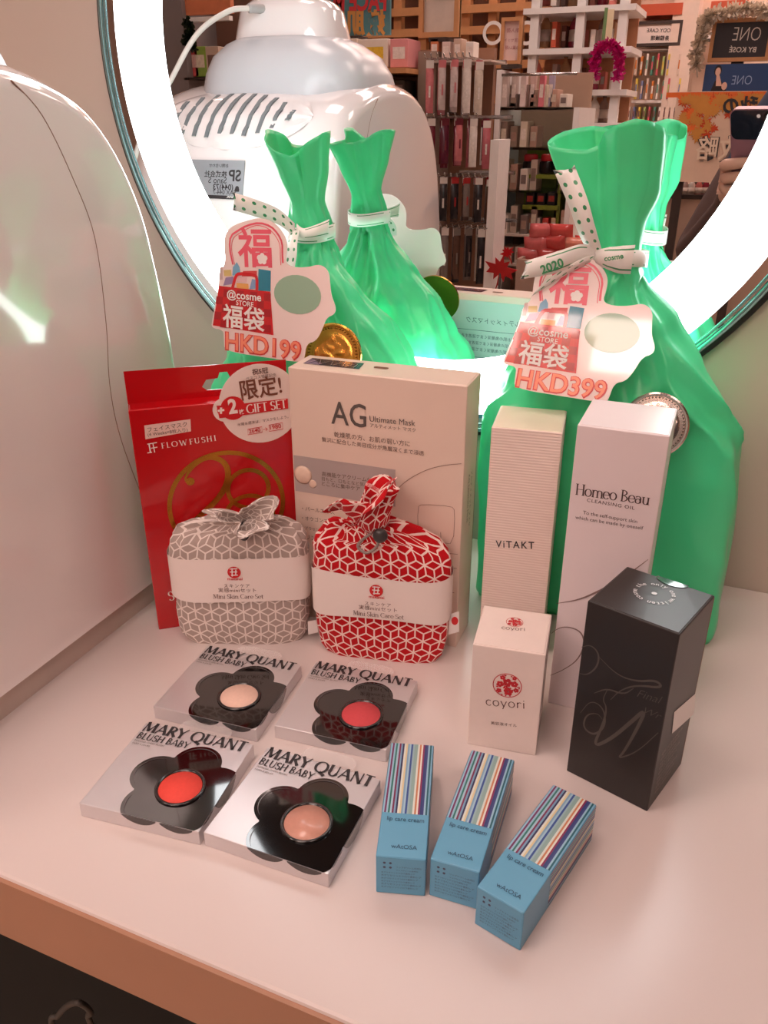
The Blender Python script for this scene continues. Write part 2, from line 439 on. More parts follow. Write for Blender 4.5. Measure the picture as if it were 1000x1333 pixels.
cb = tube('hanging_cable', spline([cp[0] + Vector((-.02, .02, -.2))] + cp + [cp[-1] + Vector((.02, .03, -.2))]), .0022, mat('grey_cable', (74, 68, 62), .6), None)
tag(cb, 'thin grey cable looping in the dark space under the counter', 'cable')

# ------------------------------------------------------------------ ring-lit mirror
MC = Vector((-.217, YM, .380 + T)); R_RIM, R_OUT, R_IN = .2825, .2668, .2225
mr = thing('round_mirror', 'large round wall mirror with a glowing white ring light band', 'mirror', (MC.x, YW, MC.z))
MF = Fr(MC, (1, 0, 0), (0, 0, 1))          # normal towards the room (-y)
k = NT('mirror_silver'); k.b.inputs['Metallic'].default_value = 1; k.b.inputs['Roughness'].default_value = 0.0
k.b.inputs['Base Color'].default_value = (.90, .91, .92, 1)
k.n.new('ShaderNodeTexNoise')
M_MIRROR = k.m
lathe('mirror_glass', MF, [(R_RIM - .005, -.004), (R_RIM - .005, 0), (0, 0)], M_MIRROR, mr, 128, False)
k = NT('ring_light'); k.b.inputs['Base Color'].default_value = (1, 1, 1, 1)
k.b.inputs['Emission Color'].default_value = (.93, .97, 1.0, 1); k.b.inputs['Emission Strength'].default_value = RING_STRENGTH
N = 128; V = []; F = []
for r in (R_IN, R_OUT):
    for c in (.0, .0006):
        V += [MF.P(r * cos(2 * pi * i / N), r * sin(2 * pi * i / N), c) for i in range(N)]
for i in range(N):
    j = (i + 1) % N
    F += [(N + i, 3 * N + i, 3 * N + j, N + j), (i, N + i, N + j, j), (3 * N + i, 2 * N + i, 2 * N + j, 3 * N + j)]
mesh_obj('light_band', V, F, k.m, mr, label='glowing white ring light band')
tube('glass_edge', [MF.P((R_RIM - .003) * cos(2 * pi * i / N), (R_RIM - .003) * sin(2 * pi * i / N), -.0005) for i in range(N)], .0026, mat('bevelled_glass', (150, 196, 200), .08, metal=.8, var=0), mr, 8, True)
tube('glass_edge', [MF.P((R_RIM - .0075) * cos(2 * pi * i / N), (R_RIM - .0075) * sin(2 * pi * i / N), 0) for i in range(N)], .0012, mat('bevelled_glass', (150, 196, 200), .08, metal=.8, var=0), mr, 6, True)
tube('rim', [MF.P(R_RIM * cos(2 * pi * i / N), R_RIM * sin(2 * pi * i / N), -.0045) for i in range(N)], .0036, M_BLACK, mr, 8, True, label='thin black outer rim')
lathe('backing', MF, [(R_RIM - .002, -(YW - YM) + .0005), (R_RIM - .002, -.0042), (0, -.0042)], M_BLACK, mr, 96, False)

# ------------------------------------------------------------------ skin analysing machine
M_GLOSS = mat('glossy_white_plastic', (244, 236, 234), .10, coat=.8, var=.02, scale=3)
M_GREYP = mat('pale_grey_plastic', (206, 208, 212), .25, var=.02)
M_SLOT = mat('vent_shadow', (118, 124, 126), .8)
XC, HW = -.482, .120
ma = thing('skin_analyser', 'big glossy white domed skin analysing machine beside the mirror', 'machine', (XC, .33, T))
BACK = [(.020, .470), (.05, .480), (.10, .487), (.14, .489), (.192, .4866), (.241, .479), (.281, .4695), (.3166, .4515), (.340, .429), (.3524, .402), (.360, .372), (.3655, .33)]
FRONT = [(.366, .29), (.358, .245), (.335, .205), (.30, .178), (.25, .160), (.19, .150), (.13, .147), (.07, .152), (.02, .165)]
prof = [(y, z) for z, y in BACK] + [(y, z) for z, y in FRONT]
prof = [(p.x, p.y) for p in spline([Vector((a, b, 0)) for a, b in prof], 4)]
pc = Vector((.33, .17))
def inset(p, d):
    i = prof.index(p); n = len(prof)
    a = Vector(prof[(i - 1) % n]); b = Vector(prof[(i + 1) % n]); t = (b - a).normalized()
    nn = Vector((-t.y, t.x))
    if nn.dot(Vector(p) - pc) > 0: nn = -nn
    if p[1] < .06: nn = Vector((nn.x, 0))
    return Vector(p) + nn * d
RF = .036
sl = []
for s in (-1, 1):
    a = []
    for q in range(9):
        t = q / 8 * pi / 2; a.append((s * (HW - RF + RF * sin(t)), RF * .5 * (1 - cos(t))))
    sl += a[::-1] if s < 0 else a
V = []; F = []; n = len(prof)
for dx, d in sl:
    for p in prof:
        q = inset(p, d); V.append(Vector((XC + dx, q.x, q.y + T)))
for i in range(len(sl) - 1):
    for j in range(n): F.append((i * n + j, (i + 1) * n + j, (i + 1) * n + (j + 1) % n, i * n + (j + 1) % n))
F += [tuple(range(n)), tuple((len(sl) - 1) * n + j for j in range(n))[::-1]]
hs = mesh_obj('housing', V, F, M_GLOSS, ma, True)
md = hs.modifiers.new('edges', 'EDGE_SPLIT'); md.split_angle = radians(40)
wbox('plinth', XC - HW + .012, XC + HW - .006, .185, .455, T, T + .0215, mat('machine_plinth', (206, 190, 180), .5), ma)
# seam on the side panel
seam = [(.366, .3475), (.3836, .3314), (.3995, .2995), (.4107, .2643), (.4096, .2133), (.4047, .1745), (.4077, .1364), (.4230, .080), (.436, .030)]
xs = XC + HW
tube('panel_seam', spline([(xs - .0003, y, z + T) for y, z in seam]), .0005, mat('seam_line', (150, 118, 104), .8), ma, 6, label='fine curved seam on the side panel')
# ventilation slots over the top of the back, following the housing
bk = spline([Vector((0, y, z)) for z, y in BACK], 8)
def on_back(z): return min(bk, key=lambda p: abs(p.z - z) + (10 if p.z > .362 else 0))
def cover(a, b):
    x = XC - .092 + .176 * a; e = max(0, 1 - ((x - XC + .004) / .0885) ** 2) ** .6; z = .331 + .029 * e * (2 * b - 1); p = on_back(z)
    k_ = .0030 * min(1, e * 3) * min(1, 6 * b * (1 - b) + .15); return Vector((x, p.y + k_, z + T + k_ * .4))
grid_obj('vent_cover', cover, 28, 14, M_GLOSS, ma, flip=True)
for i in range(10):
    x = XC - .067 + i * .0143
    e = max(0.05, 1 - ((x - XC + .012) / .072) ** 2) ** .5
    zc, hz = .331, .020 * e
    pts = []
    for q in range(9):
        z = zc - hz + 2 * hz * q / 8; p = on_back(z); pts.append(Vector((x - .002 + .004 * q / 8, p.y + .0030, z + T + .0012)))
    V = []; F = []
    for p in pts: V += [p + Vector((-.0021, .0, .0)), p + Vector((.0021, .0, .0)), p + Vector((.0021, .0010, .0006)), p + Vector((-.0021, .0010, .0006))]
    for q in range(8):
        a = 4 * q; F += [(a + 3, a + 2, a + 6, a + 7), (a, a + 3, a + 7, a + 4), (a + 2, a + 1, a + 5, a + 6)]
    mesh_obj('vent_slot', V, F, M_SLOT, ma)
# rating sticker on the back
SF = Fr((-.459, on_back(.292).y + .0022, .293 + T), (-1, 0, 0), (0, -.27, 1))
rs_ = slab('rating_sticker', SF, [(0, 0), (.078, 0), (.078, -.036), (0, -.036)], mat('sticker_grey', (150, 152, 156), .4), ma, label='grey rating sticker with dark print')
st = Ink()
st.fit(SF, 'SP', (.003, -.019), (.017, -.019), px=False, bold=.02).fit(SF, 'お問い合わせ', (.018, -.0065), (.04, -.0065), px=False)
st.fit(SF, '株式会社', (.019, -.0155), (.045, -.0155), px=False, bold=.01).fit(SF, 'Sano S', (.019, -.0215), (.04, -.0215), px=False)
st.fit(SF, '(044)73', (.011, -.0275), (.034, -.0275), px=False, bold=.015).fit(SF, 'FAX 044-7', (.008, -.0318), (.034, -.0318), px=False)
st.disc(SF, .0065, -.0258, .0022).rect(SF, .004, -.0288, .009, -.0262)
st.rect(SF, 0, -.036, .078, -.0328).build('sticker_print', M_INK, rs_)
st = Ink(.0005).fit(SF, 'www.', (.006, -.0352), (.018, -.0352), px=False).build('sticker_print', M_CARD, rs_)
# cap and neck on top
def rounded(x0, x1, y0, y1, r, n=5):
    out = []
    for cx, cy, a in ((x1 - r, y1 - r, 0), (x0 + r, y1 - r, 90), (x0 + r, y0 + r, 180), (x1 - r, y0 + r, 270)):
        out += [(cx + r * cos(radians(a + 90 * i / n)), cy + r * sin(radians(a + 90 * i / n))) for i in range(n + 1)]
    return out
def loft(name, secs, m, parent, smooth=True):
    V = []; F = []; n = None
    for z, x0, x1, y0, y1, r in secs:
        L = rounded(x0, x1, y0, y1, r); n = len(L); V += [Vector((x, y, z + T)) for x, y in L]
    for i in range(len(secs) - 1):
        for j in range(n): F.append((i * n + j, i * n + (j + 1) % n, (i + 1) * n + (j + 1) % n, (i + 1) * n + j))
    F += [tuple(range(n))[::-1], tuple((len(secs) - 1) * n + j for j in range(n))]
    o = mesh_obj(name, V, F, m, parent, smooth); md = o.modifiers.new('edges', 'EDGE_SPLIT'); md.split_angle = radians(35); return o
cx = -.472
loft('camera_hood', [(.335, cx - .092, cx + .098, .245, .408, .05), (.352, cx - .092, cx + .099, .245, .408, .05), (.372, cx - .090, cx + .094, .25, .402, .05), (.388, cx - .084, cx + .084, .258, .394, .048), (.400, cx - .072, cx + .066, .27, .382, .045), (.405, cx - .060, cx + .054, .285, .375, .04)], M_GREYP, ma)
loft('neck', [(.400, cx - .062, cx + .056, .285, .372, .03), (.428, cx - .056, cx + .050, .29, .368, .03), (.434, cx - .053, cx + .046, .293, .365, .03), (.440, cx - .046, cx + .038, .30, .358, .028)], M_GLOSS, ma)
pl = (-.497, .380, .4290 + T)
cab = spline([(-.488, .366, .4295 + T), pl, (-.512, .395, .4255 + T), (-.530, .424, .405 + T), (-.545, .452, .366 + T), (-.565, .495, .30 + T), (-.605, .515, .16 + T), (-.66, .525, .03 + T), (-.72, .53, .004 + T)], 8)
cc = thing('power_cable', 'pale power cable plugged into the neck of the white machine', 'cable', pl)
tube('cable', cab[6:], .0026, mat('cable_white', (222, 214, 206), .45), cc)
tube('plug', cab[:9], .0042, mat('plug_grey', (176, 172, 170), .4), cc)
# ------------------------------------------------------------------ standing cartons
class Carton:
    def __init__(s, name, label, A, B, depth, h, m, cat='box', bevel=.0006, lid=None, group=None):
        "A, B: front left and right base corners on the counter (x, y)"
        A = Vector((A[0], A[1], T)); B = Vector((B[0], B[1], T)); u = (B - A).normalized(); d = Vector((-u.y, u.x, 0))
        s.w = (B - A).length; s.h = h; s.d = depth
        s.t = thing(name, label, cat, (A + B) / 2 + d * depth / 2, group)
        s.front = Fr(A, u, (0, 0, 1)); s.top = Fr(A + Vector((0, 0, h)), u, d)
        s.right = Fr(B, d, (0, 0, 1)); s.left = Fr(A + d * depth, -d, (0, 0, 1)); s.back = Fr(B + d * depth, -u, (0, 0, 1))
        bm = box_bm(s.front, 0, s.w, 0, h, -depth, 0, bevel)
        bm_obj('carton_body', bm, m, s.t)
        # tucked lid: a flap with its own edge, a hair proud of the top
        g = .0008
        bm_obj('lid_flap', box_bm(s.top, g, s.w - g, g, depth - g, -.0008, .00035, .0003, 1), lid or m, s.t)
        bm_obj('side_seam', box_bm(s.right, depth - .0009, depth - .0004, .001, h - .001, 0, .00012), mat('carton_seam', (150, 120, 105), .8), s.t)
def fr_px(f, pts): return [f.uv(*p) for p in pts]

# --- AG mask carton
M_AG = mat('pearl_cream_card', (226, 205, 190), .38, var=.02, coat=.1)
c = Carton('face_mask_carton', 'tall cream face mask carton lettered AG Ultimate Mask in grey', (-.2557, .4497), (-.1371, .4543), .0315, .1865, M_AG)
f = c.front; g = lambda x, y: (370 + .33 * x, 440 + .33 * y)
ag = Ink(.0004); GREY = mat('ag_grey_ink', (92, 84, 80), .45, var=0)
ag.fit(f, 'AG', g(187, 336), g(325, 353), ys=1.22, bold=.006).fit(f, 'Ultimate Mask', g(338, 328), g(518, 347), ys=1.05)
ag.build('brand_lettering', GREY, c.t, label='large grey AG lettering')
ag = Ink(.0004)
ag.fit(f, 'アルティメット マスク', g(340, 350), g(520, 370)).fit(f, '乾燥肌の方、お肌の弱い方に', g(198, 388), g(497, 426))
ag.build('subtitle_lettering', mat('ag_brown_ink', (104, 84, 74), .5, var=0), c.t); ag = Ink(.0004)
ag.fit(f, '贅沢に配合した美容成分が角層深くまで浸透', g(150, 406), g(552, 463))
ag.build('claim_lettering', mat('ag_brown_ink', (104, 84, 74), .5, var=0), c.t); ag = Ink(.0004)
ag.fit(f, '高機能ケアクリーム付き', g(150, 542), g(365, 570)).fit(f, '目もと、口もとなど気になる', g(150, 560), g(365, 590)).fit(f, 'ところに集中ケア', g(150, 580), g(300, 602))
ag.build('claim_lettering', mat('ag_brown_ink', (104, 84, 74), .5, var=0), c.t); ag = Ink(.0004)
for i, s in enumerate(('・パールエキス', '・オウゴンエキス', '・プラセンタエキス', '・リンゴエキス')):
    ag.fit(f, s, g(72, 678 + 37 * i), g(200 + 10 * (i % 2), 695 + 38 * i))
ag.build('ingredient_lettering', mat('ag_brown_ink', (104, 84, 74), .5, var=0), c.t)
a0, b0 = f.uv(*g(30, 460)); a1, b1 = f.uv(*g(32, 600))
Ink(.00025).rect(f, .001, b1, c.w * .62, b0).build('grey_band', mat('ag_band', (176, 164, 160), .35, var=.05), c.t, label='grey band across the front')
pm = mat('pearl_print', (232, 206, 186), .15, coat=.5, var=.1, scale=300)
for z, r in (((75, 540), 33), ((113, 575), 15)):
    a, b = f.uv(*g(*z)); rr = r * .33 * .00062
    lathe('pearl', f.sub(a, b, .0002), [(rr, 0), (rr * .8, rr * .10), (rr * .45, rr * .17), (0, rr * .2)], pm, c.t, 24)
ln = Ink(.0004); LW = .00035
ln.stroke(f, [g(700, 495), g(640, 500), g(570, 515), g(500, 550), g(450, 590), g(415, 640), g(395, 700), g(390, 760)], LW, True, smooth=2)
ln.stroke(f, [g(530, 800), g(527, 665), g(545, 655), g(660, 662), g(675, 680), g(668, 812), g(620, 806), g(618, 765)], LW, True, smooth=1)
ln.stroke(f, [g(640, 848), g(685, 852)], LW, True).stroke(f, [g(640, 1000), g(672, 1004)], LW, True).stroke(f, [g(640, 905), g(682, 908)], LW, True)
ln.build('line_drawing', mat('ag_line', (140, 106, 92), .5, var=0), c.t)
si = Ink(); r = c.right
si.fit(r, 'AG Ultimate Mask', (.012, .125), (.012, .09), px=False).fit(r, 'アルティメット マスク', (.018, .125), (.018, .085), px=False)
si.build('side_lettering', mat('ag_brown_ink', (104, 84, 74), .5, var=0), c.t)
tp = c.top
hg_ = Ink(.0006).poly(tp, [(.006, .010), (.045, .010), (.043, .024), (.006, .024)]).build('hologram_seal', mat('hologram_seal', (70, 62, 104), .12, metal=.6, var=.5, scale=240), c.t, label='dark iridescent seal on the lid')
hs_ = Ink(.0009)
for i in range(4): hs_.stroke(tp, [(.008 + .009 * i, .0115), (.013 + .009 * i, .0225), (.017 + .008 * i, .0115)], .0008)
hs_.build('seal_print', mat('seal_silver', (196, 176, 206), .2, metal=.8, var=0), hg_)
Ink(.0006).poly(tp, rounded(.052, .062, .016, .020, .0019)).build('thumb_slot', mat('slot_dark', (120, 84, 66), .9), c.t)
bk_ = c.back
Ink().poly(bk_, rounded(.003, c.w - .003, .003, c.h - .006, .002)).build('back_panel_print', mat('ag_back_teal', (176, 206, 200), .45), c.t, label='pale teal printed back panel')
bi = Ink(.0005)
bi.fit(bk_, 'AGアルティメットマスク', (.020, .161), (.086, .161), px=False)
for i, w in enumerate((.066, .062, .066)): bi.fit(bk_, '美容成分がお肌の角層深くまで浸透する', (.024, .147 - .006 * i), (.024 + w, .147 - .006 * i), px=False)
for q0, q1, p0, p1 in ((.020, .096, .129, .154),): bi.stroke(bk_, [(q0, p0), (q1, p0), (q1, p1), (q0, p1)], .0004, closed=True)
for i in range(3):
    a = .010 + .034 * i; bi.rect(bk_, a, .102, a + .029, .107)
    bi.stroke(bk_, [(a + .007, .112), (a + .022, .112), (a + .022, .1195), (a + .007, .1195)], .0004, closed=True)
    bi.fit(bk_, '使用法', (a + .009, .1138), (a + .019, .1138), px=False)
bi.build('back_lettering', mat('ag_back_ink', (70, 92, 96), .5, var=0), c.t)
bi = Ink(.0004)
for i in range(3): bi.rect(bk_, .010 + .034 * i, .07, .039 + .034 * i, .102)
bi.build('back_photo', mat('ag_back_photo', (96, 160, 182), .4, var=.4, scale=120), c.t)

# --- red face mask box with hanging tab
M_REDC = mat('glossy_red_card', (190, 12, 22), .2, coat=.5, var=.05, scale=30)
c = Carton('hanging_mask_box', 'shiny red face mask box with hanging tab and gold twenty-eight emblem', (-.3397, .3927), (-.2590, .4578), .0150, .1640, M_REDC)
f = c.front; g = lambda x, y: (150 + .315 * x, 440 + .315 * y)
# hanging tab with a euro slot: a panel pieced around the hole
tbf = Fr(c.back.P(c.w, 0, -.0006), c.front.u, (0, 0, 1))
hx, hw, hh, zt0, zt1 = c.w * .60, .0145, .0042, c.h, c.h + .0215
zc = c.h + .0095
hole = [(hx - hw, zc - .002), (hx - hw + .003, zc + .0025), (hx - .004, zc + .003), (hx - .0025, zc + .0068), (hx + .0025, zc + .0068), (hx + .004, zc + .003), (hx + hw - .003, zc + .0025), (hx + hw, zc - .002), (hx + hw - .003, zc - .0045), (hx - hw + .003, zc - .0045)]
outer = [(0, zc - .002), (0, zt1), (hx - .004, zt1), (hx - .0025, zt1), (hx + .0025, zt1), (hx + .004, zt1), (c.w, zt1), (c.w, zc - .002), (c.w, zt0), (0, zt0)]
V = []; F = []; nh = len(hole)
for th in (0, .0005):
    V += [tbf.P(a, b, th) for a, b in outer] + [tbf.P(a, b, th) for a, b in hole]
for i in range(nh):
    j = (i + 1) % nh
    F += [(i, j, nh + j, nh + i)[::-1], (2 * nh + i, 2 * nh + j, 3 * nh + j, 3 * nh + i), (nh + i, nh + j, 3 * nh + j, 3 * nh + i), (i, j, 2 * nh + j, 2 * nh + i)]
mesh_obj('hang_tab', V, F, M_REDC, c.t, label='red cardboard tab with a hanging slot')
INKW = mat('white_print', (244, 232, 224), .45, var=0); INKR = M_RED; INKD = mat('brown_print', (96, 58, 48), .5, var=0); GOLD = mat('gold_foil', (214, 150, 60), .22, metal=1, var=.15, scale=60)
nl_ = Ink(.0003).poly(f, [g(120, 361), g(125, 418), g(313, 385), g(311, 335)][::-1], True).build('name_label', mat('pink_label', (238, 206, 196), .4, var=0), c.t, label='pale label with brown Japanese lettering')
w = Ink(.0006); w.fit(f, 'フェイスマスク', g(135, 387), g(298, 363)).fit(f, '(4 Weeks=8枚入り)', g(135, 405), g(300, 384)); w.build('label_lettering', INKD, nl_)
w = Ink(.0004); w.fit(f, 'FLOWFUSHI', g(193, 456), g(417, 423), font=1, space=1.35, ys=.9)
w.stroke(f, [g(133, 438), g(172, 431)], .0006, True).stroke(f, [g(140, 438), g(146, 474)], .0008, True).stroke(f, [g(156, 436), g(163, 472)], .0006, True).stroke(f, [g(148, 455), g(174, 450)], .0006, True).stroke(f, [g(133, 474), g(152, 471)], .0006, True)
w.build('brand_lettering', INKW, c.t)
Ink(.0004).fit(f, 'S', g(224, 1085), g(247, 1080), font=1, ys=1.1).build('lower_lettering', INKW, c.t)
w = Ink(.0004)
cx_, cy_ = f.uv(*g(463, 690)); e_ = f.uv(*g(224, 705)); RR = abs(e_[0] - cx_)
w.ring(f, cx_, cy_, RR, .0030, n=64)
w.stroke(f, [g(303, 604), g(288, 585), g(298, 560), g(330, 520), g(380, 490), g(440, 500), g(470, 545), g(460, 610), g(420, 670), g(370, 715), g(310, 770), g(280, 800), g(360, 780), g(430, 800), g(470, 780)], [.0012, .0040], True, smooth=3)
a, b = f.uv(*g(310, 592)); w.disc(f, a, b, .0028)
a, b = f.uv(*g(550, 622)); w.ring(f, a, b, .0138, .0030); a, b = f.uv(*g(555, 740)); w.ring(f, a, b, .0165, .0030)
w.build('gold_emblem', GOLD, c.t, label='large gold 28 in a gold ring')
ca, cb_ = f.uv(*g(600, 272)); SR = cb_ - f.uv(*g(600, 432))[1]
pts = []
for i in range(48):
    q = 2 * pi * i / 48; a = ca + SR * cos(q); b = cb_ + SR * sin(q)
    if a > c.w: a = c.w
    pts.append((a, b))
rs_ = slab('round_sticker', f, pts, mat('sticker_white', (240, 222, 214), .35, var=0), c.t, .0002, .0004, label='round white gift set sticker')
w = Ink(.0007)
w.disc(f, *f.uv(*g(455, 295)), .0082).disc(f, *f.uv(*g(490, 285)), .0095); w.build('sticker_lobe', mat('sticker_white', (240, 222, 214), .35, var=0), rs_)
w = Ink(.0010)
w.poly(f, [g(430, 330), g(500, 322), g(714, 290), g(712, 248), g(500, 272), g(418, 278)][::-1], True)
w.stroke(f, [g(421, 300), g(452, 295)], .0028, True).stroke(f, [g(438, 282), g(436, 315)], .0028, True)
w.disc(f, *f.uv(*g(486, 288)), .0080); w.stroke(f, [g(547, 375), g(605, 365), g(607, 388), g(548, 398)], .0004, True, True).stroke(f, [g(634, 358), g(690, 348), g(692, 374), g(636, 384)], .0004, True, True)
w.fit(f, '2640', g(553, 393), g(600, 384), bold=.01).fit(f, '1980', g(640, 377), g(686, 369), bold=.01).fit(f, '→', g(612, 384), g(630, 381))
w.build('sticker_red_print', INKR, rs_)
w = Ink(.0012)
w.fit(f, '2', g(470, 310), g(506, 305), bold=.04, ys=1.2).fit(f, '枚', g(512, 312), g(534, 308), bold=.02).fit(f, 'GIFT SET', g(543, 310), g(708, 286), font=1, ys=1.05, thick=.17, thin=.07)
w.stroke(f, [g(423, 299), g(450, 295)], .0014, True).stroke(f, [g(437, 285), g(436, 311)], .0014, True)
w.build('sticker_white_print', INKW, rs_)
w = Ink(.0010)
w.fit(f, '祝5冠', g(566, 149), g(632, 141), bold=.015).fit(f, 'ベスコス受賞記念', g(540, 172), g(665, 156)).build('award_lettering', INKD, rs_)
w = Ink(.0010).fit(f, '水曜＆週末は、マスクをしよう。', g(505, 362), g(715, 328)).build('slogan_lettering', INKD, rs_)
w = Ink(.0010); w.fit(f, '限定!', g(522, 250), g(690, 222), bold=.015, ys=1.15).build('sticker_large_print', mat('bronze_print', (120, 70, 52), .4, var=0), rs_)

# --- slim ViTAKT carton
k = NT('ribbed_cream_card'); x, y, z = k.xyz(k.coord('Object'))
k.link(k.mix(k.math('GREATER_THAN', k.math('SINE', k.math('MULTIPLY', z, 3400.0)), .2), rgb((238, 222, 212)), rgb((232, 214, 204))), k.b.inputs['Base Color']); k.b.inputs['Roughness'].default_value = .5
k.bump(k.math('SINE', k.math('MULTIPLY', z, 3400.0)), .25, .0003)
c = Carton('slim_cosmetic_carton', 'slim ribbed cream carton lettered ViTAKT in front of the green bag', (-.1235, .4630), (-.0812, .4690), .0435, .160, k.m, lid=mat('cream_lid', (240, 232, 208), .4))
f = c.front; g = lambda x, y: (590 + .4277 * x, 500 + .4277 * y)
Ink().fit(f, 'ViTAKT', g(130, 496), g(247, 501), bold=.012, space=1.25, ys=1.15).build('brand_lettering', M_INK, c.t)

# --- Homeo Beau carton
M_HB = mat('satin_white_card', (234, 222, 224), .32, var=.02)
c = Carton('cleansing_oil_carton', 'tall pale pink Homeo Beau cleansing oil carton', (-.0654, .4202), (-.0184, .4206), .048, .1835, M_HB)
f = c.front; HBI = mat('mauve_ink', (84, 66, 66), .5, var=0)
w = Ink()
w.fit(f, 'Homeo Beau', g(372, 336), g(597, 368), font=1, ys=1.1, thick=.13, thin=.045, space=.96)
w.fit(f, 'CLEANSING OIL', g(407, 357), g(552, 382), ys=.9, space=1.15).fit(f, 'To the self-support skin', g(395, 395), g(560, 423)).fit(f, 'which can be made by oneself', g(372, 409), g(578, 443))
w.build('brand_lettering', HBI, c.t)
w = Ink()
w.stroke(f, [g(315, 667), g(380, 657), g(440, 632), g(500, 600), g(545, 570), g(594, 533)], [.0003, .0013], True, smooth=2)
w.stroke(f, [g(300, 758), g(320, 742), g(350, 737), g(390, 752), g(402, 790), g(380, 840), g(335, 870), g(296, 886)], [.0003, .0009], True, smooth=2)
w.build('line_drawing', mat('mauve_line', (140, 116, 112), .5, var=0), c.t)

# --- coyori carton
M_CY = mat('washi_card', (236, 220, 212), .6, var=.04, scale=120, bump=.08)
c = Carton('facial_oil_carton', 'small off-white coyori facial oil carton with round red emblem', (-.1004, .3645), (-.0612, .3700), .0415, .0700, M_CY)
f = c.front; RD = mat('coyori_red', (196, 40, 48), .5, var=0)
def emblem(fr, a, b, R, ink):
    ink.ring(fr, a, b, R * .97, R * .06, n=36)
    rnd = random.Random(5)
    for px_, py_, q in ((.0, .25, .42), (-.5, .05, .33), (.48, .2, .33), (.1, -.5, .42), (-.35, .62, .25), (.45, .68, .2), (-.55, -.5, .25), (.62, -.28, .25), (-.1, -.15, .2)):
        for s_ in range(5):
            t = 2 * pi * s_ / 5 + px_ * 3; ink.disc(fr, a + R * (px_ + q * .45 * cos(t)), b + R * (py_ + q * .45 * sin(t)), R * q * .36, n=10)
    for i in range(30):
        t = rnd.random() * 2 * pi; q = sqrt(rnd.random()) * .88; ink.disc(fr, a + R * q * cos(t), b + R * q * sin(t), R * .06, n=6)
w = Ink(); a, b = f.uv(*g(165, 917)); R_ = f.uv(*g(210, 920))[0] - a; emblem(f, a, b, R_, w); w.build('red_emblem', RD, c.t, label='round red floral emblem')
a, b = c.top.uv(*g(187, 727))
w2 = Ink(.0006); emblem(c.top, a, b, R_ * .6, w2); w2.build('lid_emblem', RD, c.t)
w = Ink(); w.fit(f, 'coyori', g(100, 976), g(217, 987), font=1, serif=False, thick=.085, thin=.07, space=1.15).fit(f, '美容液オイル', g(115, 1034), g(194, 1043)); w.build('brand_lettering', INKD, c.t)
Ink(.0006).fit(c.top, 'coyori', g(147, 748), g(218, 754), font=1, serif=False, thick=.085, thin=.07, space=1.1).build('lid_lettering', INKD, c.t)

# --- black carton
M_BK = mat('soft_black_card', (40, 34, 32), .38, var=.05, coat=.05)
c = Carton('black_cosmetic_carton', 'black carton with faint script flourishes and a round slogan on its lid', (-.0425, .3650), (.0029, .3512), .0458, .1115, M_BK)
f = c.front; FL = mat('black_gloss_script', (86, 78, 72), .3, var=0); w = Ink()
w.stroke(f, [g(392, 800), g(420, 792), g(446, 820), g(440, 860), g(410, 885), g(385, 880)], [.0003, .0010], True, smooth=3)
w.stroke(f, [g(445, 830), g(500, 885), g(560, 905), g(620, 900), g(640, 925), g(560, 915), g(510, 930), g(480, 960)], [.0003, .0014], True, smooth=3)
w.stroke(f, [g(388, 1000), g(420, 960), g(460, 985), g(465, 1040), g(430, 1070), g(395, 1045), g(405, 1005), g(440, 1000), g(455, 1020)], [.0003, .0012], True, smooth=3)
w.stroke(f, [g(470, 930), g(455, 960), g(470, 985), g(455, 1040), g(425, 1105), g(480, 1080), g(540, 1030), g(590, 985), g(560, 1050), g(520, 1120), g(500, 1140), g(560, 1120), g(625, 1060)], [.0004, .0020], True, smooth=3)
w.stroke(f, [g(430, 940), g(470, 925), g(520, 945), g(550, 925)], [.0003, .0010], True, smooth=2)
w.fit(f, 'Final', g(560, 950), g(638, 975), ys=1.0, font=None, shear=.45, bold=-.014).fit(f, 'Wr', g(583, 1002), g(634, 1022), ys=.9, shear=.45, bold=-.014)
w.build('script_print', FL, c.t, label='faint grey script flourishes')
tp = c.top; a, b = tp.uv(*g(612, 640)); ra = .0085
w = Ink(.0006); w.disc(tp, a, b, .0014, n=16)
msg = 'the only one written cosme '
for i, ch in enumerate(msg):
    if ch == ' ': continue
    t = pi * .95 - 2 * pi * i / len(msg); fr_ = tp.sub(a + ra * cos(t), b + ra * sin(t), 0, t - pi / 2)
    V, F = glyphs(ch, .01); xm = max(v[0] for v in V) / 2; w.add(fr_, [((v[0] - xm) * .0040, v[1] * .0040) for v in V], F)
w.build('lid_lettering', mat('silver_print', (206, 204, 204), .3, var=0), c.t, label='ring of white slogan lettering')
a, b = tp.uv(*g(668, 603)); w = Ink(.0007)
w.poly(tp, [(a + .0085 * cos(t), c.d - .0002 - .0058 * sin(t)) for t in [pi * i / 16 for i in range(17)]][::-1]).build('clear_seal', mat('clear_seal', (60, 92, 84), .08, coat=1, var=.2), c.t)
r = c.right
slab('price_sticker', r, [r.uv(*g(665, 1063)), r.uv(*g(731, 1004)), r.uv(*g(737, 941)), r.uv(*g(672, 998))], M_CARD, c.t, .0001, .0003)
w = Ink()
for i in range(9):
    bb = .0335 - .0032 * i; w.fit(r, '使用上の注意全成分水', (.006, bb), (.034 - .003 * (i % 3), bb), px=False)
w.build('side_lettering', mat('side_print', (136, 126, 118), .5, var=0), c.t)

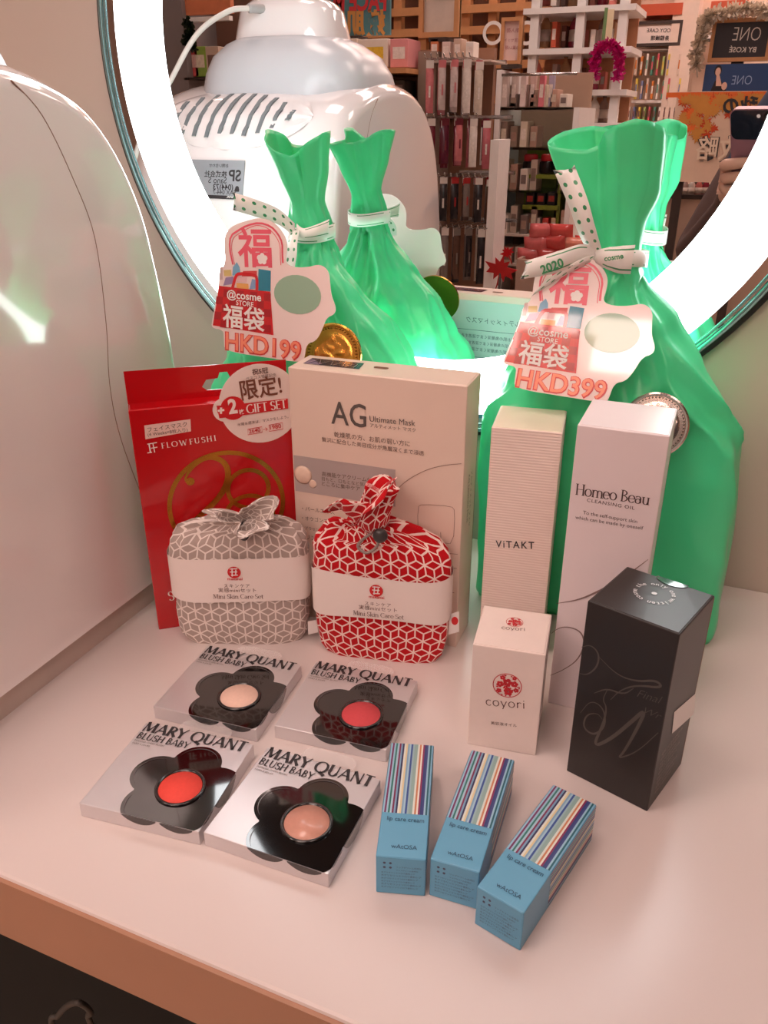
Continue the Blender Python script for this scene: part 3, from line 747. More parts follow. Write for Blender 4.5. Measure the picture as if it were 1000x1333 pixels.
# ------------------------------------------------------------------ blush compacts
M_SILVER = mat('silver_card', (216, 212, 214), .32, metal=.55, var=.08, scale=14)
M_PETAL = mat('gloss_black_print', (14, 13, 14), .06, coat=1, var=0)
def blush(label, TL, TR, BL, shade, rough):
    h = .0092
    O = Vector((BL[0], BL[1], T)); u = Vector((TR[0] - TL[0], TR[1] - TL[1], 0)).normalized(); v = Vector((-u.y, u.x, 0)); W_, H_ = .0688, .0662
    top = Fr(O + Vector((0, 0, h)), u, v)
    t = thing('blush_box', label, 'makeup box', O + u * W_ / 2 + v * H_ / 2, 'flat blush boxes on the counter')
    bm_obj('carton_body', box_bm(top, 0, W_, 0, H_, -h, 0, .0005), M_SILVER, t)
    # clear hanging tab lying behind the box
    hx_, tb = W_ * .5, .014
    o_ = [(hx_ - .016, H_), (hx_ - .016, H_ + tb - .004), (hx_ - .012, H_ + tb), (hx_ + .012, H_ + tb), (hx_ + .016, H_ + tb - .004), (hx_ + .016, H_)]
    slab('hang_tab', top, o_[::-1], mat('clear_film', (246, 240, 238), .05, var=0, alpha=.22, coat=.4), t, .0003, -.004, label='clear plastic hanging tab')
    cu, cv = .660 * W_, .368 * H_
    R1, R2 = .262 * W_, .205 * W_
    pet = [(cu + R1 * cos(radians(a)), cv + R1 * sin(radians(a))) for a in (91, 163, 235, 307, 19)]
    def reach(q):
        dx, dy = cos(q), sin(q); best = .1 * W_
        for (x, y) in pet:
            ex, ey = x - cu, y - cv; bq = ex * dx + ey * dy; cc_ = ex * ex + ey * ey - R2 * R2; D = bq * bq - cc_
            if D > 0: best = max(best, bq + sqrt(D))
        return best
    pts = []; NQ = 160; sides = {}
    for i in range(NQ):
        q = 2 * pi * i / NQ; rr = reach(q); dx, dy = cos(q), sin(q)
        lim = rr
        if dx > 0: lim = min(lim, (W_ - cu) / dx)
        if dy < 0: lim = min(lim, cv / -dy)
        pts.append((cu + dx * lim, cv + dy * lim))
    w = Ink(.0002)
    w.add(top, [(cu, cv)] + pts, [(0, 1 + i, 1 + (i + 1) % NQ) for i in range(NQ)])
    # the print runs over the front and right edges
    def low(u_): return min([y - sqrt(R2 * R2 - (u_ - x) ** 2) for x, y in pet if abs(u_ - x) < R2] or [1])
    def far(v_): return max([x + sqrt(R2 * R2 - (v_ - y) ** 2) for x, y in pet if abs(v_ - y) < R2] or [0])
    fr_ = Fr(top.P(0, 0, 0), u, (0, 0, 1)); sd = Fr(top.P(W_, 0, 0), v, (0, 0, 1))
    n_ = 60
    for i in range(n_):
        x0, x1 = W_ * i / n_, W_ * (i + 1) / n_; d0, d1 = max(low(x0), -h + .0004), max(low(x1), -h + .0004)
        if d0 < 0 and d1 < 0: w.poly(fr_, [(x0, d0), (x1, d1), (x1, 0), (x0, 0)])
        y0, y1 = H_ * i / n_, H_ * (i + 1) / n_; d0, d1 = min(far(y0) - W_, h - .0004), min(far(y1) - W_, h - .0004)
        if d0 > 0 and d1 > 0: w.poly(sd, [(y0, -d0), (y1, -d1), (y1, 0), (y0, 0)])
    w.build('flower_print', M_PETAL, t, label='glossy black five-petal flower')
    # highlights of the embossed petal outlines, painted as flat grey strokes
    w = Ink(.0004)
    for (x, y), a0 in zip(pet[:3], (91, 163, 235)):
        P = [(x + (R2 - .0020) * cos(radians(a0 + s)), y + (R2 - .0020) * sin(radians(a0 + s))) for s in range(-70, 71, 10)]
        P = [p for p in P if p[0] < W_ - .001 and p[1] > .001]
        if len(P) > 3: w.stroke(top, P, [.0001, .0006])
    w.build('petal_highlight', mat('grey_highlight_line', (92, 86, 88), .15, var=0), t)
    pf = top.sub(cu, cv, .0002)
    lathe('pan_ring', pf, [(.0135, 0), (.0133, .0009), (.0122, .0012), (.0116, .0006), (.0114, .0001)], mat('pan_black', (24, 22, 23), .15, coat=.6, var=0), t, 40)
    lathe('blush_pan', pf, [(.0116, .0001), (.0114, .0005), (0, .00055)], mat('blush_' + label.split()[0], shade, rough, var=.08, scale=500, coat=.35 if rough < .4 else 0, metal=.0), t, 40, label=label.split()[0] + ' pressed powder')
    w = Ink(.0003)
    w.fit(top, 'MARY QUANT', (.025 * W_, .885 * H_), (.955 * W_, .885 * H_), px=False, font=1, serif=False, thick=.20, thin=.085, space=1.04, ys=1.02)
    w.fit(top, 'BLUSH BABY', (.025 * W_, .788 * H_), (.50 * W_, .788 * H_), px=False, font=1, serif=False, thick=.16, thin=.08, space=1.04, ys=1.1)
    w.build('brand_lettering', M_INK, t)
    w = Ink(.0003); w.fit(top, 'POWDER CHEEK BLUSH', (.03 * W_, .752 * H_), (.30 * W_, .752 * H_), px=False).fit(top, 'FARD A JOUES', (.03 * W_, .718 * H_), (.19 * W_, .718 * H_), px=False)
    w.build('small_lettering', mat('grey_print', (120, 112, 106), .5, var=0), t)
blush('ivory powder blush box with black flower, just in front of the grey pouch', (-.2888, .3775), (-.2181, .3832), (-.2830, .3125), (236, 200, 182), .8)
blush('rose powder blush box with black flower, just in front of the red pouch', (-.2134, .3915), (-.1482, .3975), (-.2066, .3255), (206, 74, 80), .8)
blush('coral powder blush box with black flower, nearest the white machine', (-.2788, .2987), (-.2096, .3068), (-.2700, .2332), (232, 74, 62), .7)
blush('beige shimmer powder blush box with black flower, nearest the blue lip boxes', (-.2036, .3071), (-.1346, .3085), (-.1995, .2420), (206, 150, 132), .3)

# ------------------------------------------------------------------ lip cream boxes
M_LIP = mat('lip_box_blue', (98, 166, 200), .32, var=.03); M_STR = stripe_material()
LI = mat('lip_print', (40, 84, 112), .45, var=0); LI2 = mat('lip_end_print', (66, 74, 100), .5, var=0)
def lip(label, FL_, FR_, ang_far):
    "front end corners on the counter; length runs back along ang_far"
    L_, H_ = .0765, .0240; A = Vector((FL_[0], FL_[1], T)); B = Vector((FR_[0], FR_[1], T)); d = Vector((cos(ang_far), sin(ang_far), 0)); u = Vector((d.y, -d.x, 0)); W_ = .0232
    t = thing('lip_cream_box', label, 'lip cream box', A + u * W_ / 2 + d * L_ / 2, 'blue lip cream boxes lying on the counter')
    top = Fr(A + Vector((0, 0, H_)), u, d); end = Fr(A, u, (0, 0, 1)); right = Fr(A + u * W_, d, (0, 0, 1)); left = Fr(A + d * L_, -d, (0, 0, 1))
    bm_obj('carton_body', box_bm(top, 0, W_, 0, L_, -H_, 0, .0005), M_LIP, t)
    s0 = .0265
    for fr_, P, nm in ((top, [(.0004, s0), (W_ - .0004, s0), (W_ - .0004, L_ - .0004), (.0004, L_ - .0004)], 'stripe_print'),
                   (right, [(s0, .0004), (L_ - .0004, .0004), (L_ - .0004, H_ - .0004), (s0, H_ - .0004)], 'stripe_print'),
                   (left, [(.0004, .0004), (L_ - s0, .0004), (L_ - s0, H_ - .0004), (.0004, H_ - .0004)], 'stripe_print')):
        uv = [(.01, 0), (.99, 0), (.99, 1), (.01, 1)] if fr_ is top else [(.99, 0), (.99, 1), (.01, 1), (.01, 0)]
        mesh_obj(nm, [fr_.P(a, b, .0001) for a, b in P], [(0, 1, 2, 3)], M_STR, t, uv=uv, label='thin coloured stripes')
    w = Ink(); w.fit(top, 'lip care cream', (.0030, .0215), (W_ - .0022, .0215), px=False, ys=1.15, bold=.008).fit(top, 'wAtOSA', (.0065, .0050), (W_ - .0045, .0050), px=False, ys=1.0, bold=.006); w.build('brand_lettering', LI, t)
    w = Ink()
    for i in range(8):
        b = .0175 - i * .0019; a0 = .0095 if i < 2 else .0025
        w.fit(end, ('リップクリーム全成分' if i < 2 else '水グリセリンミツロウ香料シア脂ホホバ')[: (10 if i < 2 else 14)], (a0, b), (W_ - .002 - (i % 3) * .0015, b), px=False)
    for i in range(4): w.disc(end, .004 + .0028 * (i % 2), .0202 - .0028 * (i // 2), .0007, n=8)
    w.build('end_lettering', LI2, t)
    bm_obj('end_flap', box_bm(end, .0006, W_ - .0006, .0006, H_ - .0004, -.0003, .00018), M_LIP, t)
lip('blue striped lip cream box beside the blush boxes', (-.1092, .2500), (-.086, .2567), radians(107.0))
lip('blue striped lip cream box, middle one of the three', (-.0855, .2582), (-.0634, .2577), radians(93.0))
lip('blue striped lip cream box nearest the black carton', (-.0613, .2519), (-.0388, .2478), radians(76.5))
# ------------------------------------------------------------------ drawstring pouches
M_GCLOTH = cloth_material('grey_lattice_cotton', (176, 160, 152), (236, 226, 220))
M_RCLOTH = cloth_material('red_lattice_cotton', (190, 18, 28), (244, 220, 212))
M_PAPER = mat('white_paper_band', (240, 228, 222), .6, var=.02)
def pouch(name, label, cx, cy, ang, hw, hd, H, knot, cloth, ruffle, seed):
    u = Vector((cos(ang), sin(ang), 0)); d = Vector((-sin(ang), cos(ang), 0)); O = Vector((cx, cy, T))
    t = thing(name, label, 'pouch', O)
    tab = [(0, .86, .80), (.006, .95, .93), (.02, 1.0, 1.0), (.05, 1.0, 1.0), (H * .78, 1.02, 1.0), (H * .92, .98, .92), (H, .86, .72), (H * 1.035, .66, .55), (H * 1.04, .40, .40), (H * 1.02, .16, .22)]
    nv = 44
    path = []
    for i in range(len(tab) - 1):
        for q in range(5):
            tt = i + q / 5; path.append(tt)
    path.append(len(tab) - 1)
    def sec(tt):
        i = min(int(tt), len(tab) - 2); f_ = tt - i; a, b = tab[i], tab[i + 1]
        return tuple(p + (q - p) * f_ for p, q in zip(a, b))
    arc = [0.0]
    for i in range(1, len(path)):
        a, b = sec(path[i - 1]), sec(path[i]); arc.append(arc[-1] + max(abs(b[0] - a[0]), abs(b[1] - a[1]) * hw * .6))
    def at(u_, tt, out=0.0):
        z, sw, sd = sec(tt); a = 2 * pi * u_ - pi / 2; n = 3.4 if tt < 6 else 2.4
        ca, sa = cos(a), sin(a); x = abs(ca) ** (2 / n) * (1 if ca > 0 else -1); y = abs(sa) ** (2 / n) * (1 if sa > 0 else -1)
        up = max(0, min(1, (tt - 4.2) / 3.5))
        kx, ky, kz = knot
        wv = noise.noise(Vector((x * 2.2 + seed, y * 2, z * 40))) * .0022 + noise.noise(Vector((x * 6 + seed, y * 5, z * 90))) * .0012
        fold = sin(a * 9 + seed + 2 * sin(a * 2)) * .0035 * up * (1 - .2 * up) + sin(a * 17 + seed) * .0012 * up
        px_ = x * (hw * sw + out) + kx * up ** 2; py_ = y * (hd * sd + out) + ky * up ** 2
        wv *= .6 + up
        return O + u * (px_ + x * (wv + fold)) + d * (py_ + y * (wv + fold * .6)) + Vector((0, 0, z + fold * .8 * up + kz * up ** 3 + (noise.noise(Vector((x * 3, seed, 1))) * .004 * up)))
    NU = 96
    S_ = [0.0]; rg = [at(i / NU, 3.0) for i in range(NU + 1)]
    for i in range(NU): S_.append(S_[-1] + (rg[i + 1] - rg[i]).length)
    per = S_[-1]
    def arcu(a):
        i = int(round(a * NU)) % NU; return S_[i] if i <= NU // 2 else S_[i] - per
    grid_obj('bag_body', lambda a, b: at(a, path[min(len(path) - 1, int(round(b * (len(path) - 1))))]), NU, len(path) - 1, cloth, t, True,
             uvfn=lambda a, b: (arcu(a) + .0031, arc[min(len(path) - 1, int(round(b * (len(path) - 1))))]), cap=False)
    return t, O, u, d, at, per
def band_and_print(t, O, u, d, hw, hd, lo, hi, wave, sag):
    "a paper sleeve around the pouch and its print, bent to the same curve"
    def P(s, z, out=.0012):
        # s: distance along the front from the middle; superellipse section
        a = s / (hw * 1.16); a = max(-pi, min(pi, a)); n = 3.4; aa = a - pi / 2
        ca, sa = cos(aa), sin(aa); x = abs(ca) ** (2 / n) * (1 if ca > 0 else -1); y = abs(sa) ** (2 / n) * (1 if sa > 0 else -1)
        return O + u * (x * (hw * 1.015 + out)) + d * (y * (hd + .0012 + out)) + Vector((0, 0, z))
    Lh = pi * hw * 1.16
    def surf(a, b):
        s = (a * 2 - 1) * Lh; z0 = lo + sag * sin(s * 70 + wave); z1 = hi + sag * sin(s * 55 + wave * 2)
        return P(s, z0 + (z1 - z0) * b)
    pb_ = grid_obj('paper_band', surf, 72, 4, M_PAPER, t, True, label='white paper band with red seal and lettering')
    def front(x, z):    # front plane position -> wrapped point
        n = 3.4; r = min(.999, abs(x) / (hw * 1.015)); y = -(1 - r ** n) ** (1 / n)
        return O + u * x + d * (y * (hd + .0012) - .0018) + Vector((0, 0, z))
    fr = Fr(O, u, (0, 0, 1)); mid = (lo + hi) / 2; h = hi - lo
    rd = Ink(); Vd = [(.0044 * cos(2 * pi * i / 20) - .001, mid + h * .22 + .0044 * sin(2 * pi * i / 20)) for i in range(20)]
    rd.add(fr, Vd, [tuple(range(20))], warp=front)
    rd.fit(fr, 'makanai', (-.0058, mid + h * .04), (.0042, mid + h * .04), px=False, bold=.01, warp=front)
    rd.build('red_seal', M_RED, pb_, label='round red seal')
    wh = Ink(); f2 = lambda x, z: front(x, z) - d * .0003
    for pts in (((-.0035, .0028), (.0015, .0030)), ((-.0036, .0005), (.0012, .0006)), ((-.0030, -.0020), (.0014, -.0018)), ((-.0020, .0034), (-.0024, -.0028)), ((.0004, .0022), (.0000, -.0014))):
        (x0, z0), (x1, z1) = pts; dx, dz = x1 - x0, z1 - z0; L = hypot(dx, dz); nx, nz = -dz / L * .00035, dx / L * .00035; m_ = mid + h * .22
        wh.add(fr, [(x0 + nx, m_ + z0 + nz), (x1 + nx, m_ + z1 + nz), (x1 - nx, m_ + z1 - nz), (x0 - nx, m_ + z0 - nz)], [(0, 1, 2, 3)], warp=f2)
    wh.build('seal_character', M_CARD, pb_)
    ik = Ink()
    ik.fit(fr, 'スキンケア', (-.0085, mid - h * .13), (.0085, mid - h * .13), px=False, warp=front, space=1.3).fit(fr, '実感miniセット', (-.0125, mid - h * .24), (.0125, mid - h * .24), px=False, warp=front, space=1.1)
    ik.fit(fr, 'Mini Skin Care Set', (-.0165, mid - h * .40), (.0170, mid - h * .40), px=False, font=1, thick=.11, thin=.045, warp=front)
    ik.build('band_lettering', INKD, pb_)
def frill(name, O, axis, side, r0, r1, L, folds, m, parent, seed, turns=1.0, lean=Vector((0, 0, 0))):
    "gathered mouth of a drawstring bag: a pleated cone"
    ax = axis.normalized(); s1 = (side - ax * side.dot(ax)).normalized(); s2 = ax.cross(s1)
    def fn(a, b):
        q = 2 * pi * a; w = r0 + (r1 - r0) * b ** .8
        k = 1 + (.50 * sin(q * folds + seed + 1.2 * b) + .22 * sin(q * (folds * 2 + 1) + seed * 2)) * b
        rr = w * k
        return O + ax * (L * b * (1 + .18 * sin(q * 3 + seed))) + s1 * (rr * cos(q + turns * b)) + s2 * (rr * .62 * sin(q + turns * b)) + lean * b * b
    o = grid_obj(name, fn, 64, 10, m, parent, True, uvfn=lambda a, b: (a * .10, b * .03)); solid(o, .0006); return o

# grey pouch
hw, hd, ang = .0455, .0150, radians(22.8)
cx_, cy_ = -.2725 - sin(ang) * .0165, .3980 + cos(ang) * .0150
t, O, u, d, at, per = pouch('drawstring_pouch', 'grey lattice patterned drawstring pouch with a white paper band', cx_, cy_, ang, hw, hd, .0865, (.004, -.003, .002), M_GCLOTH, None, 1.3)
band_and_print(t, O, u, d, hw, hd, .0375, .0700, .3, .0009)
kn = O + u * .008 + d * -.010 + Vector((0, 0, .0905))
frill('ruffle', kn, Vector((.12, -.35, .8)), u, .008, .0180, .018, 3, M_GCLOTH, t, .9, lean=Vector((.004, -.002, -.004)))
tube('drawstring', spline([kn + u * -.008 + d * -.002, kn + u * -.003 + d * -.007, kn + u * .004 + d * -.007, kn + u * .009 + d * -.002]), .0011, mat('grey_cord', (150, 136, 130), .8), t, 6)
lathe('cord_stop', Fr(kn + d * -.0085 + Vector((0, 0, -.002)), u, (0, 0, 1)), [(.0026, 0), (.0030, .001), (.0026, .0026), (.0008, .003)], mat('cord_stop', (60, 56, 56), .3), t, 14)
sl_ = Fr(O + u * (hw - .001) + d * -.006 + Vector((0, 0, .004)), u, (0, 0, 1))
slab('care_tag', sl_, [(0, 0), (.007, .002), (.006, .012), (0, .011)], M_CARD, t, .0004, label='small white side tag')
# red pouch
hw, hd, ang = .0445, .0130, radians(13.0)
cx_, cy_ = -.1795 - sin(ang) * .013, .4180 + cos(ang) * .0130
t, O, u, d, at, per = pouch('drawstring_pouch', 'red lattice patterned drawstring pouch with a white paper band', cx_, cy_, ang, hw, hd, .0885, (-.010, -.002, .006), M_RCLOTH, None, 4.2)
band_and_print(t, O, u, d, hw, hd, .0345, .0665, 1.7, .0012)
kn = O + u * -.001 + d * -.009 + Vector((0, 0, .0985))
frill('ruffle', kn, Vector((-.50, -.05, 1)), u, .007, .0190, .030, 3, M_RCLOTH, t, 2.2, 1.8, lean=Vector((.010, -.003, -.002)))
tube('drawstring', spline([kn + u * -.004 + d * -.003 + Vector((0, 0, -.002)), kn + u * -.012 + d * -.005 + Vector((0, 0, -.010)), kn + u * -.006 + d * -.007 + Vector((0, 0, -.014)), kn + u * .001 + d * -.006 + Vector((0, 0, -.008)), kn + d * -.004]), .0010, mat('grey_cord', (150, 136, 130), .8), t, 6)
lathe('cord_stop', Fr(kn + u * .003 + d * -.0070, u, (0, 0, 1)), [(.0040, 0), (.0048, .0015), (.0042, .0040), (.0012, .0046)], mat('cord_stop', (60, 56, 56), .3), t, 16, label='dark round cord stopper')
sl_ = Fr(O + u * (hw + .0005) + d * -.002 + Vector((0, 0, .020)), u, (0, 0, 1))
slab('care_tag', sl_, [(0, 0), (.007, .003), (.0065, .019), (.0005, .016)], M_CARD, t, .0004, label='small white side tag with red mark')
Ink(.0003).disc(sl_, .0040, .0115, .0022, .0032).build('tag_mark', M_RED, t)

# ------------------------------------------------------------------ green gift bags
M_GREEN = film_material('green_bag_film', (84, 236, 168), .22, .30)
M_RIBD = ribbon_material('dotted_ribbon', True); M_RIBS = ribbon_material('lined_ribbon', False)
def tri(x): return abs(((x / pi) % 2) - 1) * 2 - 1
def gift_bag(label, bx, by, nx, ny, tx, W, D, zn, zt, wt, seed, nf, leanx=0):
    t = thing('gift_bag', label, 'gift bag', (bx, by, T), 'green lucky bags behind the products')
    tab = [(0, W * .98, D * .85, 9), (.008, W, D, 9), (.10, W, D, 8), (.140, W * .965, D * .98, 7), (.150, W * .935, D * .97, 5), (.165, W * .82, D * .93, 3.5), (.19, W * .66, D * .82, 2.6), (.215, W * .46, D * .66, 2.2), (zn - .018, W * .25, D * .45, 2),
           (zn - .006, .0150, .0125, 2), (zn + .006, .0150, .0125, 2), (zn + .02, wt * .55, .0150, 2), (zn + .04, wt * .85, .020, 2), (zt, wt, .026, 2)]
    def fn(a, b):
        z = b * zt
        w, dd, n = lerp_tab(tab, z); q = 2 * pi * a
        ca, sa = cos(q), sin(q); x = abs(ca) ** (2 / n) * (1 if ca > 0 else -1); y = abs(sa) ** (2 / n) * (1 if sa > 0 else -1)
        up = max(0, min(1, (z - .12) / (zn - .12))); fl = max(0, (z - zn) / (zt - zn))
        # pleats run up into the neck and open again above it
        pl = tri(q * 6 + seed + 1.8 * sin(q * 2 + seed)) * .6 + tri(q * 4 + seed * 2 + 6 * z) * .4
        amp = .20 * up ** 3 if z < zn else .20 * (1 - fl) ** 2
        pf = (sin(q * nf + seed + .8 * fl) * .50 + tri(q * (nf + 2) + 2 * seed) * .24) * fl
        k = 1 + amp * pl * (1 - .75 * fl) + .62 * pf
        cr = noise.noise(Vector((x * 1.6 + seed, y * 2, z * 14))) * .010 + abs(noise.noise(Vector((x * 3 + seed, y * 2 + z * 10, z * 16 + seed)))) * -.012
        cr *= (.22 + 1.5 * up * (1 - up) * 4 * .5) * (1 if z < zn - .01 else .15 + .3 * fl)
        cxx = bx + (nx - bx) * min(1, z / zn) ** 2 + (tx - nx) * fl + leanx * fl * fl; cyy = by + (ny - by) * min(1, z / zn)
        yy = max(-.11, cyy + y * (dd * k + cr))
        yy = min(yy, YM - .006)
        zz = z + fl * (.006 * sin(q * 2 + seed) + .003 * tri(q * 3 + seed)) - (.006 * up * pl if z < zn - .012 else 0)
        return Vector((cxx + x * (w * k + cr), yy, T + max(.0005, zz)))
    o = grid_obj('bag_body', fn, 220, 110, M_GREEN, t, True); solid(o, .0004)
    V = [fn(i / 60, .004) for i in range(60)]
    mesh_obj('bag_bottom', [Vector((v.x, v.y, T + .0004)) for v in V], [tuple(range(60))], M_GREEN, t)
    # ribbon around the neck
    def rb(a, b):
        q = 2 * pi * a; return Vector((nx + .0178 * cos(q), ny + .0158 * sin(q), T + zn - .005 + .010 * b + .0012 * sin(q * 2 + seed)))
    s = grid_obj('ribbon_band', rb, 40, 2, M_RIBS, t, True, uvfn=lambda a, b: (a * 10, b)); solid(s, .0003)
    return t
def strip(name, pts, widths, wdir, m, parent, n=8, fork=0.0):
    P = spline(pts, n); N_ = len(P); V = []; F = []; U = []; L = 0.0
    for i, p in enumerate(P):
        if i: L += (P[i] - P[i - 1]).length
        f_ = i / (N_ - 1) * (len(widths) - 1); j = min(int(f_), len(widths) - 2); w = widths[j] + (widths[j + 1] - widths[j]) * (f_ - j)
        wd_ = (wdir if isinstance(wdir, Vector) else wdir[j] + (wdir[j + 1] - wdir[j]) * (f_ - j)).normalized()
        for s_ in (-1, 0, 1): V.append(p + wd_ * w / 2 * s_); U.append((L / .012, .5 + .5 * s_))
    if fork:
        tdir = (P[-1] - P[-2]).normalized(); V[-2] = V[-2] - tdir * fork
    for i in range(N_ - 1):
        for s_ in (0, 1): a = i * 3 + s_; F.append((a, a + 1, a + 4, a + 3))
    o = mesh_obj(name, V, F, m, parent, True, uv=U); solid(o, .0003); return o

LB = gift_bag('green plastic lucky bag tagged HKD199, behind the red box and AG carton', -.285, .552, -.290, .554, -.296, .088, .042, .256, .316, .0190, 1.1, 3)
RB = gift_bag('green plastic lucky bag tagged HKD399, behind the two tall slim cartons', -.060, .552, -.071, .548, -.080, .0865, .036, .252, .321, .031, 3.7, 3, .0)
Y_ = lambda px, py, y: at_y(px, py, y)
up_ = Vector((0, 0, 1)); rt_ = Vector((1, 0, 0))
strip('ribbon_tail', [Y_(384, 300, .535), Y_(362, 282, .525), Y_(330, 270, .512), Y_(303, 262, .508)], [.010, .011, .012, .012], Vector((.15, -.2, 1)), M_RIBD, LB, fork=.004)
strip('ribbon_tail', [Y_(384, 300, .534), Y_(380, 315, .524), Y_(379, 332, .517), Y_(377, 348, .514)], [.009, .011, .011, .010], Vector((1, -.3, .1)), M_RIBD, LB)
strip('ribbon_loop', [Y_(386, 298, .535), Y_(395, 304, .533), Y_(412, 301, .534), Y_(428, 296, .540)], [.007, .007, .009, .011], Vector((.1, 0, 1)), M_RIBS, LB)
strip('ribbon_tail', [Y_(776, 330, .525), Y_(764, 300, .512), Y_(752, 262, .508), Y_(734, 218, .512)], [.008, .011, .012, .013], Vector((1, -.2, .25)), M_RIBD, RB, fork=.005)
strip('ribbon_tail', [Y_(776, 332, .525), Y_(752, 332, .515), Y_(722, 342, .509), Y_(680, 352, .508)], [.009, .013, .014, .011], Vector((.2, -.1, 1)), M_RIBS, RB, fork=.005)
strip('ribbon_tail', [Y_(774, 336, .525), Y_(752, 345, .517), Y_(725, 360, .513), Y_(698, 378, .512)], [.007, .010, .012, .010], Vector((.7, -.1, 1)), M_RIBD, RB, fork=.003)
strip('ribbon_loop', [Y_(774, 333, .524), Y_(792, 336, .516), Y_(808, 338, .513), Y_(824, 338, .516)], [.006, .013, .016, .017], Vector((.05, -.1, 1)), M_RIBS, RB)
GP = mat('ribbon_green_print', (52, 142, 92), .4, var=0)
w = Ink(0); f2 = Fr((0, .507, 0), (1, 0, 0), (0, 0, 1)); w.fit(f2, '2020', (706, 357), (735, 346), bold=.03)
w.build('ribbon_print', GP, RB)
w = Ink(0); f2 = Fr((0, .5108, 0), (1, 0, 0), (0, 0, 1)); w.fit(f2, 'cosme', (787, 340), (812, 336), bold=.03).build('ribbon_print', GP, RB)

# --- price tags (the cartoon figure printed on them is left plain)
M_TAG = mat('laminated_card', (244, 226, 222), .12, coat=.7, var=0)
def price_tag(label, LBp, TAp, TOp, y, price, lean):
    p0, p1, p2 = (at_y(*q, y) for q in (LBp, TAp, TOp))
    a = Vector((p1.x - p0.x, p1.z - p0.z)); b = Vector((p2.x - p0.x, p2.z - p0.z)); det = 905 * 830 - 230 * 370
    ua = (a * 830 - b * 230) / det; vb = (b * 905 - a * 370) / det
    ku, kv = ua.length, vb.length; an = atan2(ua.y, ua.x) * .5 + (atan2(vb.y, vb.x) - pi / 2) * .5
    u = Vector((cos(an), 0, sin(an))); v = Vector((-sin(an) * cos(lean), sin(lean), cos(an) * cos(lean)))
    org = p0 - u * 30 * ku + v * 930 * kv
    fr = Fr(org, u, v); Z = lambda P: [(x * ku, -y_ * kv) for x, y_ in P]
    t = thing('price_tag', label, 'price tag', p0 * .5 + p1 * .5)
    ol = [(140, 300), (150, 220), (210, 160), (300, 125), (400, 95), (490, 115), (550, 170), (590, 240), (590, 330), (580, 400), (640, 425), (740, 415), (820, 385), (880, 430), (890, 520), (900, 600), (935, 680), (925, 730), (870, 760), (840, 860), (800, 940), (735, 965), (722, 1080), (705, 1112), (420, 1105), (130, 1096), (126, 1010), (124, 932), (30, 932), (40, 860), (70, 720), (95, 600), (100, 490), (150, 440)]
    cd_ = slab('card', fr, [p for p in smooth_loop(Z(ol), 2)][::-1], M_TAG, t, .0006)
    PK = mat('tag_pink', (232, 92, 112), .3, var=0, coat=.7); RD_ = mat('tag_red', (206, 26, 34), .25, var=0, coat=.7); RD2 = mat('tag_dark_red', (172, 18, 30), .25, var=0, coat=.7)
    w = Ink(.0002)
    oc = [(180, 320), (190, 235), (245, 195), (310, 155), (400, 130), (480, 150), (530, 200), (560, 260), (560, 340), (565, 400)]
    w.stroke(fr, Z([(205, 440)] + oc), .0013, smooth=1).stroke(fr, Z([(x + (14 if x < 370 else -14), y_ + 16) for x, y_ in [(205, 425)] + oc]), .0005, smooth=2)
    w.fit(fr, '福', Z([(245, 425)])[0], Z([(490, 412)])[0], px=False, bold=.018, ys=.98)
    w.poly(fr, Z([(362, 440), (484, 428), (474, 330), (356, 344)])); w.build('lucky_emblem', PK, cd_, label='pink character inside a scalloped frame')
    w = Ink(.0005)
    for i in range(5):
        q = 2 * pi * i / 5 + pi / 2; w.disc(fr, *Z([(420 + 22 * cos(q), 382 - 22 * sin(q))])[0], 17 * ku, n=14)
    w.disc(fr, *Z([(420, 382)])[0], 20 * ku, n=14); w.build('blossom', M_CARD, cd_)
    Ink(.0002).poly(fr, Z([(44, 908), (500, 930), (476, 612), (100, 604)])).build('red_bag_print', RD_, cd_)
    w = Ink(.0003)
    for r in range(5):
        for c_ in range(8):
            if (r + c_) % 2:
                def q(i, j): s = j / 5; return (86 - 40 * s + (394 + 42 * s) * i / 8, 625 + 290 * s)
                w.poly(fr, Z([q(c_, r + 1), q(c_ + 1, r + 1), q(c_ + 1, r), q(c_, r)]))
    w.build('checker_print', RD2, cd_)
    for col, P in (((120, 176, 208), [(200, 520), (260, 510), (255, 455), (235, 420), (205, 458)]), ((36, 132, 158), [(385, 612), (478, 608), (480, 462), (392, 455)]), ((214, 190, 120), [(140, 530), (196, 522), (190, 478), (135, 486)]), ((150, 130, 170), [(130, 600), (205, 580), (210, 525), (150, 540)]), ((206, 60, 60), [(270, 520), (380, 510), (380, 470), (280, 480)]), ((232, 168, 90), [(230, 608), (320, 608), (318, 570), (230, 570)]), ((130, 160, 200), [(325, 608), (370, 600), (385, 540), (345, 530)]), ((226, 190, 190), [(230, 565), (305, 560), (310, 525), (240, 520)]), ((206, 180, 176), [(105, 560), (128, 556), (128, 460), (108, 468)])):
        Ink(.0003).poly(fr, Z(P)).build('product_print', mat('tag_print_%d_%d' % col[:2], col, .3, var=0, coat=.7), cd_)
    w = Ink(.0004); w.stroke(fr, Z([(200, 610), (225, 520), (250, 500), (360, 500), (382, 520), (380, 610)]), .0022, smooth=1); w.build('bag_handle_print', RD_, cd_)
    w = Ink(.0005); w.fit(fr, '@cosme', Z([(158, 685)])[0], Z([(412, 688)])[0], px=False, bold=.02, ys=.95).fit(fr, 'STORE', Z([(226, 732)])[0], Z([(355, 737)])[0], px=False, bold=.01)
    w.fit(fr, '福袋', Z([(122, 890)])[0], Z([(436, 900)])[0], px=False, bold=.018, ys=1.0); w.build('store_lettering', M_CARD, cd_)
